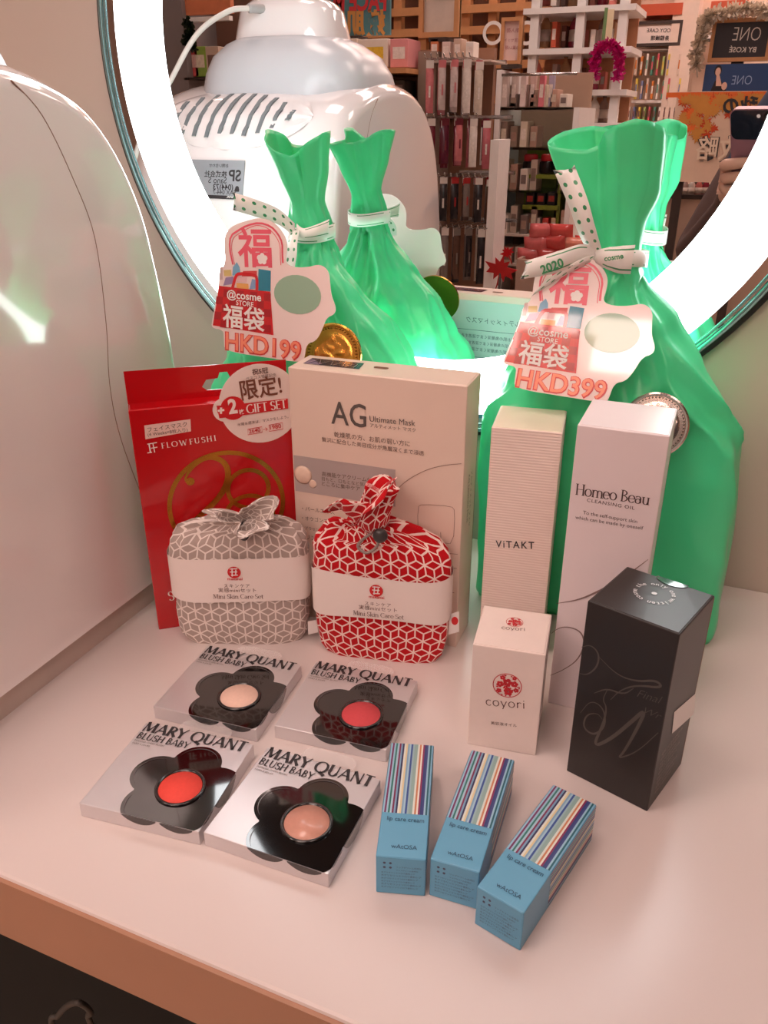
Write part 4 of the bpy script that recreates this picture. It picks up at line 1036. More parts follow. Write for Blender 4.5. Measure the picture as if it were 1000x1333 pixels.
    w = Ink(.0003); w.disc(fr, *Z([(668, 615)])[0], 165 * ku, 140 * kv); w.build('plain_print', mat('tag_sage', (150, 186, 160), .3, var=0, coat=.7), cd_)
    w = Ink(.0003); w.fit(fr, price, Z([(135, 1080)])[0], Z([(702, 1092)])[0], px=False, bold=.045, ys=1.02); w.build('price_outline', mat('tag_price_rim', (226, 74, 70), .3, var=0, coat=.7), cd_)
    w = Ink(.0006); w.fit(fr, price, Z([(145, 1076)])[0], Z([(692, 1088)])[0], px=False, bold=.010, ys=1.02); w.build('price_lettering', mat('tag_price', (250, 150, 120), .3, var=0, coat=.7), cd_)
    return t
price_tag('laminated tag reading HKD199 with red lucky bag print', (275, 427), (438, 386), (342, 278), .491, 'HKD199', radians(6))
price_tag('laminated tag reading HKD399 with red lucky bag print', (654, 474), (853, 453), (750, 330), .500, 'HKD399', radians(20))

# --- coins stuck to the bags
def coin(label, px, py, y, R, m, nm):
    o = at_y(px, py, y); fr = Fr(o, (1, .0, 0), (0, .25, 1))
    t = thing('medal_coin', label, 'coin', o)
    lathe('disc', fr, [(R, -.0012), (R, .0006), (R * .95, .0012), (R * .90, .0010), (R * .88, .0004), (0, .0005)], m, t, 56, False)
    w = Ink(.0012)
    for i in range(52): q = 2 * pi * i / 52; w.disc(fr, R * .84 * cos(q), R * .84 * sin(q), R * .025, n=6)
    w.build('beaded_border', mat(nm + '_dark', (120, 84, 40) if nm == 'gold' else (110, 96, 90), .3, metal=1, var=0), t)
    rl = lambda s, t_: (.0007 + .0012 * max(0, noise.noise(Vector((s * 5, t_ * 5, R * 100)))))
    grid_obj('relief', lambda a, b: fr.P(R * .72 * b * cos(2 * pi * a), R * .72 * b * sin(2 * pi * a), rl(b * cos(2 * pi * a), b * sin(2 * pi * a)) if b < .99 else .0004), 40, 10, m, t, True)
coin('gold coin on the green bag, peeping over the AG carton', 433, 462, .499, .0215, mat('gold_coin', (214, 160, 74), .25, metal=1, var=.1), 'gold')
coin('silver coin on the green bag, beside the Homeo Beau carton', 853, 553, .508, .0200, mat('silver_coin', (206, 190, 182), .22, metal=1, var=.1), 'silver')
# ================================================================== the shop that the mirror shows
def mf(y): return Fr((0, y, 0), (-1, 0, 0), (0, 0, 1))       # a plane facing the mirror wall
def mq(px, py, y): p = in_mirror(px, py, y); return (-p.x, p.z)
def mx(px, py, y): return in_mirror(px, py, y).x
def mz(px, py, y): return in_mirror(px, py, y).z
def mbox(name, x0, y0, x1, y1, y, depth, m, parent=None, bevel=0.0, label=None):
    "box whose mirror-side face fills that part of the mirror image"
    a = in_mirror(x0, y1, y); b = in_mirror(x1, y0, y)
    return wbox(name, a.x, b.x, y - depth, y, a.z, b.z, m, parent, bevel, label=label)
def mpatch(ink, y, x0, y0, x1, y1, c=.001):
    f = mf(y); a = mq(x0, y1, y); b = mq(x1, y0, y); ink.rect(f, b[0], a[1], a[0], b[1], c); return ink
ORD = ['first', 'second', 'third', 'fourth', 'fifth', 'sixth', 'seventh', 'eighth', 'ninth', 'tenth', 'eleventh', 'twelfth', 'thirteenth', 'fourteenth', 'fifteenth', 'sixteenth']

# --- gondola with mask packs
GA = -1.62
M_FIX = mat('fixture_cream', (214, 196, 182), .45); M_DK = mat('fixture_dark', (62, 48, 42), .6); M_PEG = mat('peg_panel', (150, 108, 84), .6)
t = thing('mask_gondola', 'tall shop gondola with hooks of face mask packs, reflected beside the machine', 'display rack', Vector((mx(545, 200, GA), GA - .2, 0)))
xa, xb = mx(436, 100, GA), mx(637, 200, GA)
wbox('back_panel', mx(436, 100, GA - .3), mx(640, 200, GA - .3), GA - .30, GA - .27, .10, mz(540, 66, GA - .3), M_PEG, t)
wbox('base', xa, mx(637, 200, GA - .3), GA - .36, GA + .0, 0, .32, M_FIX, t, .004)
wbox('upright', mx(530, 100, GA), mx(554, 100, GA), GA - .26, GA - .10, .10, mz(540, 64, GA), mat('upright_taupe', (150, 130, 116), .4), t)
wbox('end_panel', mx(638, 200, GA), mx(649, 200, GA), GA - .14, GA + .0, 0, mz(640, 182, GA), M_WHITE, t)
zs = mz(500, 89, GA); wbox('shelf', xa, mx(531, 90, GA), GA - .30, GA + .02, zs - .015, zs, M_OAK, t)
zs2 = mz(500, 128, GA); wbox('shelf', xa, mx(531, 90, GA), GA - .30, GA, zs2 - .015, zs2, M_DK, t)
HK = M_STEEL
PACKC = {'clear': (206, 190, 186), 'pink': (206, 120, 124), 'dark red': (112, 26, 44), 'rose': (190, 104, 112), 'plum': (92, 30, 52), 'cream': (214, 200, 184), 'black': (44, 38, 40), 'brown': (92, 66, 54), 'grey': (128, 116, 110), 'white': (226, 216, 208), 'red': (176, 40, 40)}
def sachet(label, x, y, ztop, w, h, yaw, col, head, group):
    t = thing('mask_pack', label, 'mask pack', (x, y, ztop - h))
    t['group'] = group
    u = Vector((-cos(yaw), sin(yaw), 0)); fr = Fr((x, y, ztop - h), u, (0, 0, 1)); nu, nv = 4, 6
    def side(s):
        V = []
        for j in range(nv + 1):
            for i in range(nu + 1):
                a, b = i / nu, j / nv; pf = .0055 * (sin(pi * a) ** .6) * (sin(pi * b) ** .5); V.append(fr.P((a - .5) * w, b * h * .86, s * pf))
        return V
    V = side(1) + side(-1); n = (nu + 1) * (nv + 1); F = []
    for j in range(nv):
        for i in range(nu):
            a = j * (nu + 1) + i; F += [(a, a + 1, a + nu + 2, a + nu + 1), (n + a, n + a + nu + 1, n + a + nu + 2, n + a + 1)]
    mesh_obj('sachet', V, F, mat('film_' + col.replace(' ', '_'), PACKC[col], .22, coat=.4, var=.25, scale=90), t, True)
    slab('header_card', fr, [(-w / 2, h * .85), (w / 2, h * .85), (w / 2, h), (-w / 2, h)], mat('head_' + head.replace(' ', '_'), PACKC[head], .45), t, .0012, .0006)
    Ink(.0064).rect(fr, -w * .12, h * .30, w * .12, h * .52).build('front_label', mat('label_' + head.replace(' ', '_'), PACKC[head], .4, var=.3, scale=160), t)
rows = [('upper', 556, 622, 80, 150, ['pink', 'clear', 'rose', 'clear', 'grey', 'clear', 'clear', 'cream', 'clear', 'white', 'clear', 'cream'], 'pink'),
        ('second', 558, 632, 157, 220, ['dark red', 'plum', 'dark red', 'plum', 'dark red', 'rose', 'pink', 'rose', 'black', 'white', 'black', 'rose'], 'dark red'),
        ('third', 574, 636, 234, 292, ['black', 'brown', 'black', 'black', 'brown', 'grey', 'brown', 'black', 'grey', 'brown'], 'red'),
        ('lowest', 576, 640, 300, 372, ['grey', 'black', 'brown', 'grey', 'black', 'cream', 'black', 'grey', 'brown'], 'grey')]
for rn, x0, x1, y0, y1, cols, hd_ in rows:
    za = mz((x0 + x1) / 2, y0, GA); zb = mz((x0 + x1) / 2, y1, GA); xl, xr = mx(x0, y0, GA), mx(x1, y0, GA)
    wbox('hook_bar', xl - .02, xr + .02, GA - .27, GA - .258, za + .004, za + .016, HK, t)
    cols = [cols[i * len(cols) // 16] for i in range(16)]; n = len(cols)
    for i, cn in enumerate(cols):
        x = xl + (xr - xl) * (i + .5) / n
        if i % 2 == 0: tube('hook', [(x, GA - .26, za + .008), (x, GA + .03, za + .010), (x, GA + .04, za + .022)], .0022, HK, t, 6)
        sachet(f'{cn} face mask pack, {ORD[i]} on the {rn} hook row', x, GA - .015 - .028 * ((i * 3) % 4), za + .006 - .006 * (i % 2), .025, (za - zb) * (1 - .06 * (i % 3)), radians(20 + 14 * (i % 3)), cn, hd_ if i % 3 else 'white', f'mask packs on the {rn} hook row')
# posters and boxes on its top shelf
def sign(name, label, x0, y0, x1, y1, y, face, frame=None, fw=.012, cat='sign', stand=True):
    a = in_mirror(x0, y1, y); b = in_mirror(x1, y0, y)
    t = thing(name, label, cat, ((a.x + b.x) / 2, y, a.z))
    wbox('board', a.x, b.x, y - .012, y, a.z, b.z, face, t)
    if frame:
        for q in ((a.x, a.x + fw, a.z, b.z), (b.x - fw, b.x, a.z, b.z), (a.x + fw, b.x - fw, a.z, a.z + fw), (a.x + fw, b.x - fw, b.z - fw, b.z)):
            wbox('frame', q[0], q[1], y - .018, y + .012, q[2], q[3], frame, t)
    if stand: wbox('foot', (a.x + b.x) / 2 - .03, (a.x + b.x) / 2 + .03, y - .06, y + .02, a.z - .012, a.z, M_DK, t)
    return t, a, b
t1, a, b = sign('face_mask_sign', 'teal hand-lettered FACE MASK sign on the gondola shelf', 412, -30, 508, 49, GA - .08, mat('sign_teal', (74, 122, 128), .6, var=.25, scale=20))
f = mf(GA - .08)
def mtext(t, y, items, m, name='lettering', bold=.02, c=.0015):
    w = Ink(c); f = mf(y)
    for s, x0, x1, py, ys in items: w.fit(f, s, mq(x1, py, y), mq(x0, py, y), px=False, bold=bold, ys=ys)
    return w.build(name, m, t)
mtext(t1, GA - .08, [('FACE MASK', 396, 503, 13, 1.3)], mat('sign_red', (196, 52, 58), .5, var=0), bold=.04)
mtext(t1, GA - .08, [('嫩肌面膜', 398, 502, 42, 1.0)], mat('sign_gold', (196, 140, 74), .5, var=0), bold=.04)
def tote(label, x0, y0, x1, y1, y, depth, col, lab, group, name='product_box', cat='box'):
    a = in_mirror(x0, y1, y); b = in_mirror(x1, y0, y)
    t = thing(name, label, cat, ((a.x + b.x) / 2, y - depth / 2, a.z)); t['group'] = group
    wbox('carton_body', a.x, b.x, y - depth, y, a.z, b.z, mat('pb_%d_%d_%d' % col, col, .45, var=.08), t, .002)
    w = Ink(.001); f = mf(y); w_, h_ = b.x - a.x, b.z - a.z
    w.rect(f, -(b.x - w_ * .15), a.z + h_ * .3, -(a.x + w_ * .15), a.z + h_ * .72); w.build('front_label', mat('pl_%d_%d_%d' % lab, lab, .5, var=.3, scale=120), t)
    return t
for lb, x0, x1, c1, c2 in (('white and yellow', 467, 505, (232, 220, 206), (232, 190, 60)), ('pink', 508, 531, (226, 150, 150), (240, 220, 214)), ('cream', 440, 465, (230, 214, 196), (206, 160, 120))):
    tote(f'{lb} tissue mask box on the gondola shelf', x0, 50, x1, 88, GA - .03, .12, c1, c2, 'mask boxes on the gondola shelf')
for i in range(4): tote(f'dark small box, {ORD[i]} on the lower gondola shelf', 446 + i * 21, 104, 464 + i * 21, 127, GA - .06, .1, [(70, 50, 60), (60, 60, 90), (120, 60, 60), (80, 70, 60)][i], (150, 130, 120), 'boxes on the lower gondola shelf')
t1, a, b = sign('framed_menu_board', 'pastel poster in a light wooden frame above the clear mask packs', 546, -20, 600, 50, GA - .14, mat('pastel_poster', (206, 190, 176), .5, var=.3, scale=14), M_OAK, .016)
for i, (x, c1) in enumerate(((560, (206, 120, 80)), (575, (216, 190, 180)), (590, (200, 170, 150)), (606, (226, 216, 206)))):
    tote(f'small upright carton, {ORD[i]} on top of the mask hooks', x, 50 + 4 * (i % 2), x + 11, 76, GA - .12, .06, c1, (230, 210, 200), 'cartons above the mask hooks')
wbox('top_ledge', mx(548, 76, GA), mx(630, 76, GA), GA - .28, GA - .08, mz(590, 79, GA), mz(590, 76.5, GA), M_FIX, bpy.data.objects['mask_gondola'])

# --- shelf unit with small boxes
GB = -2.10
t = thing('box_shelf_unit', 'glass-shelved unit of small beige boxes, reflected right of the mask packs', 'shelf unit', (mx(695, 200, GB), GB - .2, 0))
xa, xb = mx(648, 200, GB), mx(742, 200, GB)
wbox('back_panel', xa, xb, GB - .34, GB - .32, 0, mz(690, 90, GB), mat('unit_back', (168, 134, 112), .6), t)
wbox('side_panel', xa - .02, xa, GB - .34, GB, 0, mz(690, 90, GB), M_WHITE, t); wbox('side_panel', xb, xb + .02, GB - .34, GB, 0, mz(690, 140, GB), M_WHITE, t)
wbox('base', xa - .02, xb + .02, GB - .36, GB + .04, 0, .25, M_WHITE, t)
LEV = [140, 192, 248, 306, 345]
for py in LEV: z = mz(690, py, GB); wbox('glass_shelf', xa, xb, GB - .32, GB, z - .008, z, M_GLASS if py < 300 else M_FIX, t)
TONES = [(206, 184, 166), (166, 140, 122), (226, 212, 198), (140, 116, 104), (190, 150, 132), (120, 104, 98), (214, 198, 176)]
n = 0
for r, py in enumerate(LEV[:4]):
    tall = (30, 34, 40, 38)[r]
    for i in range(7):
        x0 = 650 + i * 13
        if r in (1, 2, 3) and 4 <= i <= 5: continue
        k_ = (i * 5 + r * 3) % 7; hgt = tall - (k_ % 3) * 6
        tote(f'small {["beige","taupe","white","brown","rosy","grey","sand"][k_]} box, {ORD[i]} on the {["top","second","third","bottom"][r]} glass shelf', x0, py - hgt, x0 + 11.2, py - .4, GB - .02 - .03 * (i % 2), .10, TONES[k_], TONES[(k_ + 3) % 7], 'small boxes on the glass shelves')
t2 = thing('lime_display', 'lime green display stand with two red and black jars', 'display stand', (mx(708, 306, GB), GB - .1, mz(708, 306, GB)))
mbox('back_card', 679, 196, 728, 305.5, GB - .18, .012, mat('lime_card', (128, 140, 40), .5), t2)
mbox('side_card', 726, 200, 731, 305.5, GB - .06, .12, mat('lime_card', (128, 140, 40), .5), t2)
for py in (228, 268): mbox('tray', 680, py, 727, py + 4, GB - .05, .12, mat('lime_card', (128, 140, 40), .5), t2)
for i, px_ in enumerate((690, 712)):
    p = in_mirror(px_, 227.6, GB - .1); o = thing('gel_jar', f'black jar with red lid on the lime display, {["nearer the mask packs","nearer the green bag"][i]}', 'jar', p, 'jars on the lime display')
    fr = Fr(p, (1, 0, 0), (0, 1, 0)); lathe('jar', fr, [(.024, 0), (.030, .01), (.030, .045), (.026, .05)], mat('jar_black', (40, 26, 28), .15), o, 20)
    lathe('lid', fr, [(.0265, .05), (.0265, .07), (.020, .075), (0, .075)], mat('jar_red', (196, 40, 50), .2), o, 20)
for i in range(3): tote(f'black slim box, {ORD[i]} on the lime display tray', 684 + i * 14, 250, 696 + i * 14, 267.6, GB - .06, .05, (44, 34, 34), (180, 60, 50), 'boxes on the lime display tray')
for i in range(4): tote(f'orange and white packet, {ORD[i]} on the foot of the lime display', 683 + i * 11, 284, 692 + i * 11, 305, GB - .06, .05, [(222, 120, 60), (230, 214, 200), (206, 70, 60), (226, 190, 150)][i], (240, 230, 220), 'packets on the foot of the lime display')
for i in range(5): tote(f'pale flat box, {ORD[i]} on the base of the glass shelf unit', 652 + i * 17, 322, 667 + i * 17, 344.5, GB - .02, .1, TONES[(i * 2) % 7], TONES[(i + 3) % 7], 'flat boxes at the base of the shelf unit')
t1, a, b = sign('framed_price_board', 'pale pink notice in a light wooden frame above the glass shelves', 651, 22, 682, 84, GB - .05, mat('notice_pink', (226, 196, 188), .5), M_OAK, .012)
mtext(t1, GB - .05, [('新入荷', 660, 676, 42, 1.0), ('限定セット', 657, 678, 54, 1.0), ('お買い得', 658, 676, 64, 1.0)], mat('notice_ink', (170, 110, 110), .5, var=0), bold=.005)
for i in range(6): tote(f'hanging cotton bag, {ORD[i]} on the rail under the pink notice', 652 + i * 12, 98, 662 + i * 12, 139.4, GB - .01 - .04 * (i % 2), .03, [(206, 188, 178), (196, 176, 166), (226, 206, 200), (190, 160, 150), (220, 120, 130), (160, 150, 170)][i], (226, 210, 200), 'cotton bags under the pink notice', 'cotton_bag', 'bag')
tube('rail', [(xa, GB + .0, mz(690, 97, GB)), (xb, GB + .0, mz(690, 97, GB))], .005, M_STEEL, t)

# --- bin of pink bags and a red maple leaf
GD = -1.75
mb = thing('bargain_bin', 'low beige bin heaped with pink snack-like bags near the maple leaf', 'bin', (mx(720, 350, GD), GD - .15, 0))
xa, xb = mx(672, 350, GD), mx(775, 350, GD); zt = mz(720, 340, GD)
wbox('bin_front', xa, xb, GD - .012, GD, 0, zt, mat('bin_taupe', (176, 148, 132), .5), mb); wbox('bin_back', xa, xb, GD - .28, GD - .268, 0, zt, mat('bin_taupe', (176, 148, 132), .5), mb)
wbox('bin_side', xa, xa + .012, GD - .268, GD - .012, 0, zt, mat('bin_taupe', (176, 148, 132), .5), mb); wbox('bin_side', xb - .012, xb, GD - .268, GD - .012, 0, zt, mat('bin_taupe', (176, 148, 132), .5), mb)
wbox('bin_floor', xa + .012, xb - .012, GD - .268, GD - .012, zt - .05, zt - .035, mat('bin_taupe', (176, 148, 132), .5), mb)
rnd = random.Random(3)
def pillow(name, label, c, w, h, d_, yaw, pitch, m, group, cat):
    R = Matrix.Rotation(yaw, 3, 'Z') @ Matrix.Rotation(pitch, 3, 'X'); nu, nv = 8, 6
    V = []; F = []
    for s in (1, -1):
        for j in range(nv + 1):
            for i in range(nu + 1):
                a, b_ = i / nu * 2 - 1, j / nv * 2 - 1; V.append(c + R @ Vector((a * w / 2, b_ * h / 2, s * d_ / 2 * max(0, (1 - a ** 4) * (1 - b_ ** 4)) ** .5)))
    n = (nu + 1) * (nv + 1)
    for j in range(nv):
        for i in range(nu):
            a = j * (nu + 1) + i; F += [(a, a + 1, a + nu + 2, a + nu + 1), (n + a, n + a + nu + 1, n + a + nu + 2, n + a + 1)]
    t = thing(name, label, cat, c); t['group'] = group
    mesh_obj('pouch', V, F, m, t, True)
    mesh_obj('print_band', [c + R @ Vector((x * w * .32, y_ * h * .3, d_ * .52)) for x, y_ in ((-1, -1), (1, -1), (1, 1), (-1, 1))], [(0, 1, 2, 3)], mat('pillow_print', (232, 206, 200), .4), t)
for i in range(15):
    lay = i // 6; px_ = 690 + (i % 6) * 13 + lay * 7 + rnd.uniform(-2, 2); py_ = 332 - lay * 15 + rnd.uniform(-2, 2)
    p = in_mirror(px_, py_, GD - .10 - .06 * (i % 2))
    cn = ['pink', 'salmon', 'coral'][i % 3]
    pillow('snack_bag', f'{cn} glossy pillow bag, {ORD[i % 6]} in the {["bottom","middle","top"][lay]} layer of the bin', p, .085, .055, .038, rnd.uniform(-.4, .4), radians(70), mat('pillow_' + cn, {'pink': (220, 110, 110), 'salmon': (226, 140, 118), 'coral': (206, 74, 70)}[cn], .2, coat=.5, var=.2, scale=60), 'pillow bags heaped in the bin', 'bag')
lp = [(0, 1), (.12, .55), (.42, .72), (.34, .36), (.95, .36), (.62, .08), (.78, -.22), (.34, -.16), (.30, -.52), (.06, -.2), (.04, -.8), (-.04, -.8), (-.06, -.2), (-.30, -.52), (-.34, -.16), (-.78, -.22), (-.62, .08), (-.95, .36), (-.34, .36), (-.42, .72), (-.12, .55)]
def leaf(name, label, px_, py_, y, s, ang, m, group):
    p = in_mirror(px_, py_, y); f = Fr(p, (-cos(ang), 0, sin(ang)), (sin(ang), .2, cos(ang)))
    t = thing(name, label, 'leaf', p); t['group'] = group
    slab('blade', f, [(x * s, y_ * s) for x, y_ in lp][::-1], m, t, .002)
    tube('stem', [f.P(0, -.2 * s, .001), f.P(.02 * s, -.8 * s, .001), f.P(.1 * s, -1.4 * s, .001)], .002, m, t, 5)
M_LEAF = mat('maple_red', (190, 20, 28), .4, var=.15)
leaf('maple_leaf', 'bright red maple leaf decoration standing by the bin', 651, 354, -1.60, .062, .2, M_LEAF, 'red maple decorations')
leaf('maple_leaf', 'small red maple leaf decoration half behind the larger one', 661, 330, -1.66, .028, -.5, M_LEAF, 'red maple decorations')
p = in_mirror(650, 372, -1.60); o = thing('leaf_stand', 'thin dark stand holding the red maple leaf', 'stand', (p.x, -1.555, 0))
tube('pole', [(p.x, -1.555, .01), (p.x, -1.606, p.z + .05)], .005, M_DK, o, 8); lathe('base', Fr((p.x, -1.555, 0), (1, 0, 0), (0, 1, 0)), [(.05, 0), (.05, .008), (.02, .014), (0, .014)], M_DK, o, 24)

# --- white lattice shelves
GC = -2.75
t = thing('lattice_shelf', 'tall white post-and-shelf display full of bottles and cartons', 'shelf unit', (mx(752, 100, GC), GC - .15, 0))
for px_ in (690, 748, 802): x = mx(px_, 100, GC); wbox('post', x - .018, x + .018, GC - .06, GC - .015, 0, ZC - .001, M_WHITE, t)
wbox('back_panel', mx(684, 100, GC), mx(808, 100, GC), GC - .365, GC - .345, 0, ZC - .001, mat('lattice_back', (190, 128, 92), .6), t)
LC = [-45, 8, 62, 117, 160, 214, 270]
for py in LC: z = mz(750, py, GC); wbox('shelf', mx(676, 100, GC), mx(818, 100, GC), GC - .34, GC, z - .022, z, M_WHITE, t)
KIND = [(206, 90, 60), (150, 40, 60), (226, 214, 204), (196, 150, 110), (110, 60, 50), (214, 120, 110), (160, 130, 120)]
KN = ['orange', 'wine red', 'white', 'tan', 'brown', 'pink', 'taupe']
def bottle(label, px_, py_, y, h, r, col, cap, group):
    p = in_mirror(px_, py_, y); t = thing('bottle', label, 'bottle', p); t['group'] = group; fr = Fr(p, (1, 0, 0), (0, 1, 0))
    lathe('glass_body', fr, [(r * .9, 0), (r, h * .03), (r, h * .55), (r * .7, h * .66), (r * .32, h * .76), (r * .32, h * .86)], mat('btl_%d_%d_%d' % col, col, .12, coat=.3), t, 16)
    lathe('cap', fr, [(r * .38, h * .86), (r * .38, h), (r * .3, h * 1.01), (0, h * 1.01)], mat('cap_%d_%d_%d' % cap, cap, .3), t, 12)
    lathe('label_wrap', fr, [(r * 1.02, h * .15), (r * 1.02, h * .45)], mat('lbl', (232, 214, 200), .5), t, 16)
LN = {62: 'upper', 117: 'middle', 160: 'lower', 8: 'topmost', 214: 'second lowest'}
for py in (8, 62, 117, 160):
    for i in range(9):
        px_ = 696 + i * 12.6; q = (i * 4 + py) % 7; y = GC - .07 - .1 * (i % 2) if abs((px_ - 748)) > 7 else GC - .2
        if (i + py) % 3 == 0 or py == 160:
            bottle(f'{KN[q]} bottle, {ORD[i]} on the {LN[py]} shelf of the white lattice display', px_, py, y, .150 if py != 160 else .120, .024, KIND[q], [(226, 206, 190), (40, 34, 34)][i % 2], 'bottles on the white lattice display')
        else:
            tote(f'{KN[q]} carton, {ORD[i]} on the {LN[py]} shelf of the white lattice display', px_ - 4.4, py - 34 + (q % 3) * 5, px_ + 4.6, py - .3, y, .07, KIND[q], (230, 212, 200), 'cartons on the white lattice display')
for i in range(8): tote(f'photo print pack, {ORD[i]} on the {LN[214]} shelf of the white lattice display', 690 + i * 13, 178, 701 + i * 13, 213.7, GC - .05, .05, [(206, 160, 140), (226, 206, 190), (120, 90, 80)][i % 3], (190, 90, 90), 'packs on the white lattice display')
def tinsel(name, label, pts, r, m, n, seed):
    P = spline(pts, 12); rnd = random.Random(seed); V = []; F = []
    for i in range(n):
        c = P[rnd.randrange(len(P))]; d = Vector((rnd.gauss(0, 1), rnd.gauss(0, 1), rnd.gauss(0, 1))).normalized(); s = d.orthogonal().normalized() * .004; L = r * rnd.uniform(.6, 1.1); b = len(V)
        V += [c - s, c + s, c + d * L + s, c + d * L - s]; F.append((b, b + 1, b + 2, b + 3))
    tube_pts = P
    t = thing(name, label, 'tinsel', P[0]); mesh_obj('strands', V, F, m, t, kind='stuff'); tube('core', tube_pts, .004, m, t, 5); return t
M_PT = mat('pink_tinsel', (226, 50, 150), .2, metal=.25, var=.3, scale=100); M_ST = mat('silver_tinsel', (236, 222, 204), .15, metal=.3, var=.2)
tinsel('tinsel_garland', 'shiny magenta tinsel garland hung on the white lattice display', [in_mirror(x, y, GC + .03) for x, y in ((776, 98), (774, 78), (782, 62), (794, 58), (804, 66), (807, 82), (804, 104))], .030, M_PT, 700, 2)
sg = thing('shelf_flag', 'upright pastel paper flag above the magenta tinsel', 'sign', in_mirror(792, 58, GC + .02)); mbox('flag', 787, 12, 800, 58, GC + .02, .006, mat('flag_pastel', (222, 206, 170), .5, var=.2, scale=20), sg); mbox('flag_stick', 786, 10, 787.5, 66, GC + .02, .006, mat('flag_green', (110, 140, 90), .5), sg)

# --- wooden lattice behind the gondola; an added sheet stands for the dark beyond
GE = -3.4
t = thing('wooden_lattice', 'light wooden lattice bars before an added dark sheet, high behind the mask packs', 'partition', (mx(600, 0, GE), GE, 0))
wbox('added_dark_sheet', mx(425, 0, GE), mx(735, 0, GE), GE - .12, GE - .08, 0, ZC - .001, mat('dark_beyond_brown', (104, 66, 46), .7), t)
for px_ in (438, 486, 515, 548, 605, 640, 676, 706): x = mx(px_, 0, GE); wbox('lattice_post', x - .022, x + .022, GE - .08, GE - .03, 0, ZC - .001, M_OAK, t)
for py in (-60, 12, 40, 85, 130): z = mz(600, py, GE); wbox('lattice_bar', mx(430, 0, GE), mx(730, 0, GE), GE - .03, GE, z - .018, z + .018, M_OAK, t)
w = Ink(); o = thing('number_sign', 'white cut-out ring letters on the wooden lattice', 'sign', in_mirror(690, 48, GE + .02))
f = mf(GE + .02); w = Ink(.002)
for px_ in (642, 686, 703): a = mq(px_, 43, GE + .02); w.ring(f, a[0], a[1], .045, .016)
w.build('ring_letter', M_WHITE, o)

# --- far wall: body care bay
GF = -4.6
t = thing('body_care_bay', 'white wall bay of hanging body care products under a framed sign', 'display rack', (mx(855, 100, GF), GF - .1, 0))
wbox('back_panel', mx(800, 0, GF), mx(1040, 0, GF), GF - .22, GF - .2, 0, ZC - .001, mat('bay_cream', (222, 196, 176), .6), t)
for px_ in (812, 896): x = mx(px_, 0, GF); wbox('pillar', x - .07, x + .07, GF - .2, GF + .04, 0, ZC - .001, mat('bay_pillar', (226, 206, 190), .6), t)
for py, y1 in ((63, 66), (130, 134), (158, 162)): mbox('shelf', 822, py, 888, y1, GF + .02, .2, M_WHITE, t)
t1, a, b = sign('body_care_sign', 'white BODY CARE sign in a thin dark frame', 825, 26, 890, 61, GF + .03, mat('sign_white', (232, 220, 212), .5), M_DK, .016, stand=False)
mtext(t1, GF + .03, [('BODY CARE', 842, 876, 42, 1.0), ('身體護理', 847, 871, 52, 1.0)], M_INK, bold=.015)
for i, (x0, x1) in enumerate(((836, 890), (926, 974))):
    o = wbox('lintel_band', mx(x0, 10, GF), mx(x1, 10, GF), GF - .19, GF + .05, mz(860, 21, GF), mz(860, 6, GF), mat('lintel_orange', (196, 84, 50), .5)); tag(o, ['orange band above the BODY CARE sign', 'orange band above the dark board'][i], 'band', 'orange bands')
t1, a, b = sign('bay_sign', 'second white bay sign in a dark frame beside the silver tinsel', 905, 22, 960, 55, GF + .03, mat('sign_white', (232, 220, 212), .5), M_DK, .016, stand=False)
HC = [(226, 206, 190), (90, 150, 130), (226, 200, 90), (214, 130, 60), (206, 90, 100), (120, 130, 170), (236, 226, 214), (170, 196, 120)]
HN = ['cream', 'green', 'yellow', 'orange', 'rose', 'blue', 'white', 'lime']
for r, (py0, py1) in enumerate(((70, 98), (102, 129))):
    for i in range(9):
        q = (i * 3 + r * 2) % 8
        tote(f'{HN[q]} hanging packet, {ORD[i]} in the {["upper","lower"][r]} row under BODY CARE', 825 + i * 7, py0 + (q % 2) * 3, 831 + i * 7, py1, GF + .05 - .03 * (i % 2), .04, HC[q], HC[(q + 3) % 8], 'packets under BODY CARE', 'hanging_packet', 'packet')
for i in range(10): tote(f'slim {HN[(i * 5) % 8]} tube, {ORD[i]} on the shelf under the packets', 816 + i * 6.6, 139, 821 + i * 6.6, 157.6, GF + .04, .05, HC[(i * 5) % 8], (120, 80, 80), 'tubes under the packets', 'product_tube', 'tube')

# --- poster stand with boards
GP_ = -2.05
t1, a, b = sign('autumn_poster', 'large autumn poster with orange maple leaves and bold outlined characters', 866, 118, 1010, 236, GP_, mat('poster_cream', (226, 196, 172), .5), None, stand=False, cat='poster')
wbox('easel_leg', a.x + .03, a.x + .06, GP_ - .05, GP_ - .02, 0, a.z + .1, M_DK, t1); wbox('easel_leg', b.x - .06, b.x - .03, GP_ - .05, GP_ - .02, 0, a.z + .1, M_DK, t1)
rnd = random.Random(11); fP = mf(GP_)
for ci, (nm, col) in enumerate((('deep orange', (206, 70, 26)), ('orange', (230, 110, 40)), ('amber', (206, 140, 60)))):
    w = Ink(.001 + .0006 * ci)
    for i in range(90):
        px_ = rnd.uniform(866, 1004); py_ = 122 + abs(rnd.gauss(0, 1)) * 16 * (1.3 if px_ < 930 else .6)
        A_ = mq(px_, py_, GP_); s = rnd.uniform(.014, .030); an = rnd.uniform(0, 6.28)
        P = [(A_[0] + s * (x * cos(an) - y_ * sin(an)), A_[1] + s * (x * sin(an) + y_ * cos(an))) for x, y_ in lp]
        if all(-b.x < x < -a.x and a.z < z < b.z for x, z in P): w.poly(fP, P)
    w.build('leaf_print', mat('poster_leaf_%d' % ci, col, .5, var=.1), t1)
mpatch(Ink(.0007), GP_, 867, 119, 1009, 127).build('leaf_print', mat('poster_leaf_1', (230, 110, 40), .5, var=.1), t1)
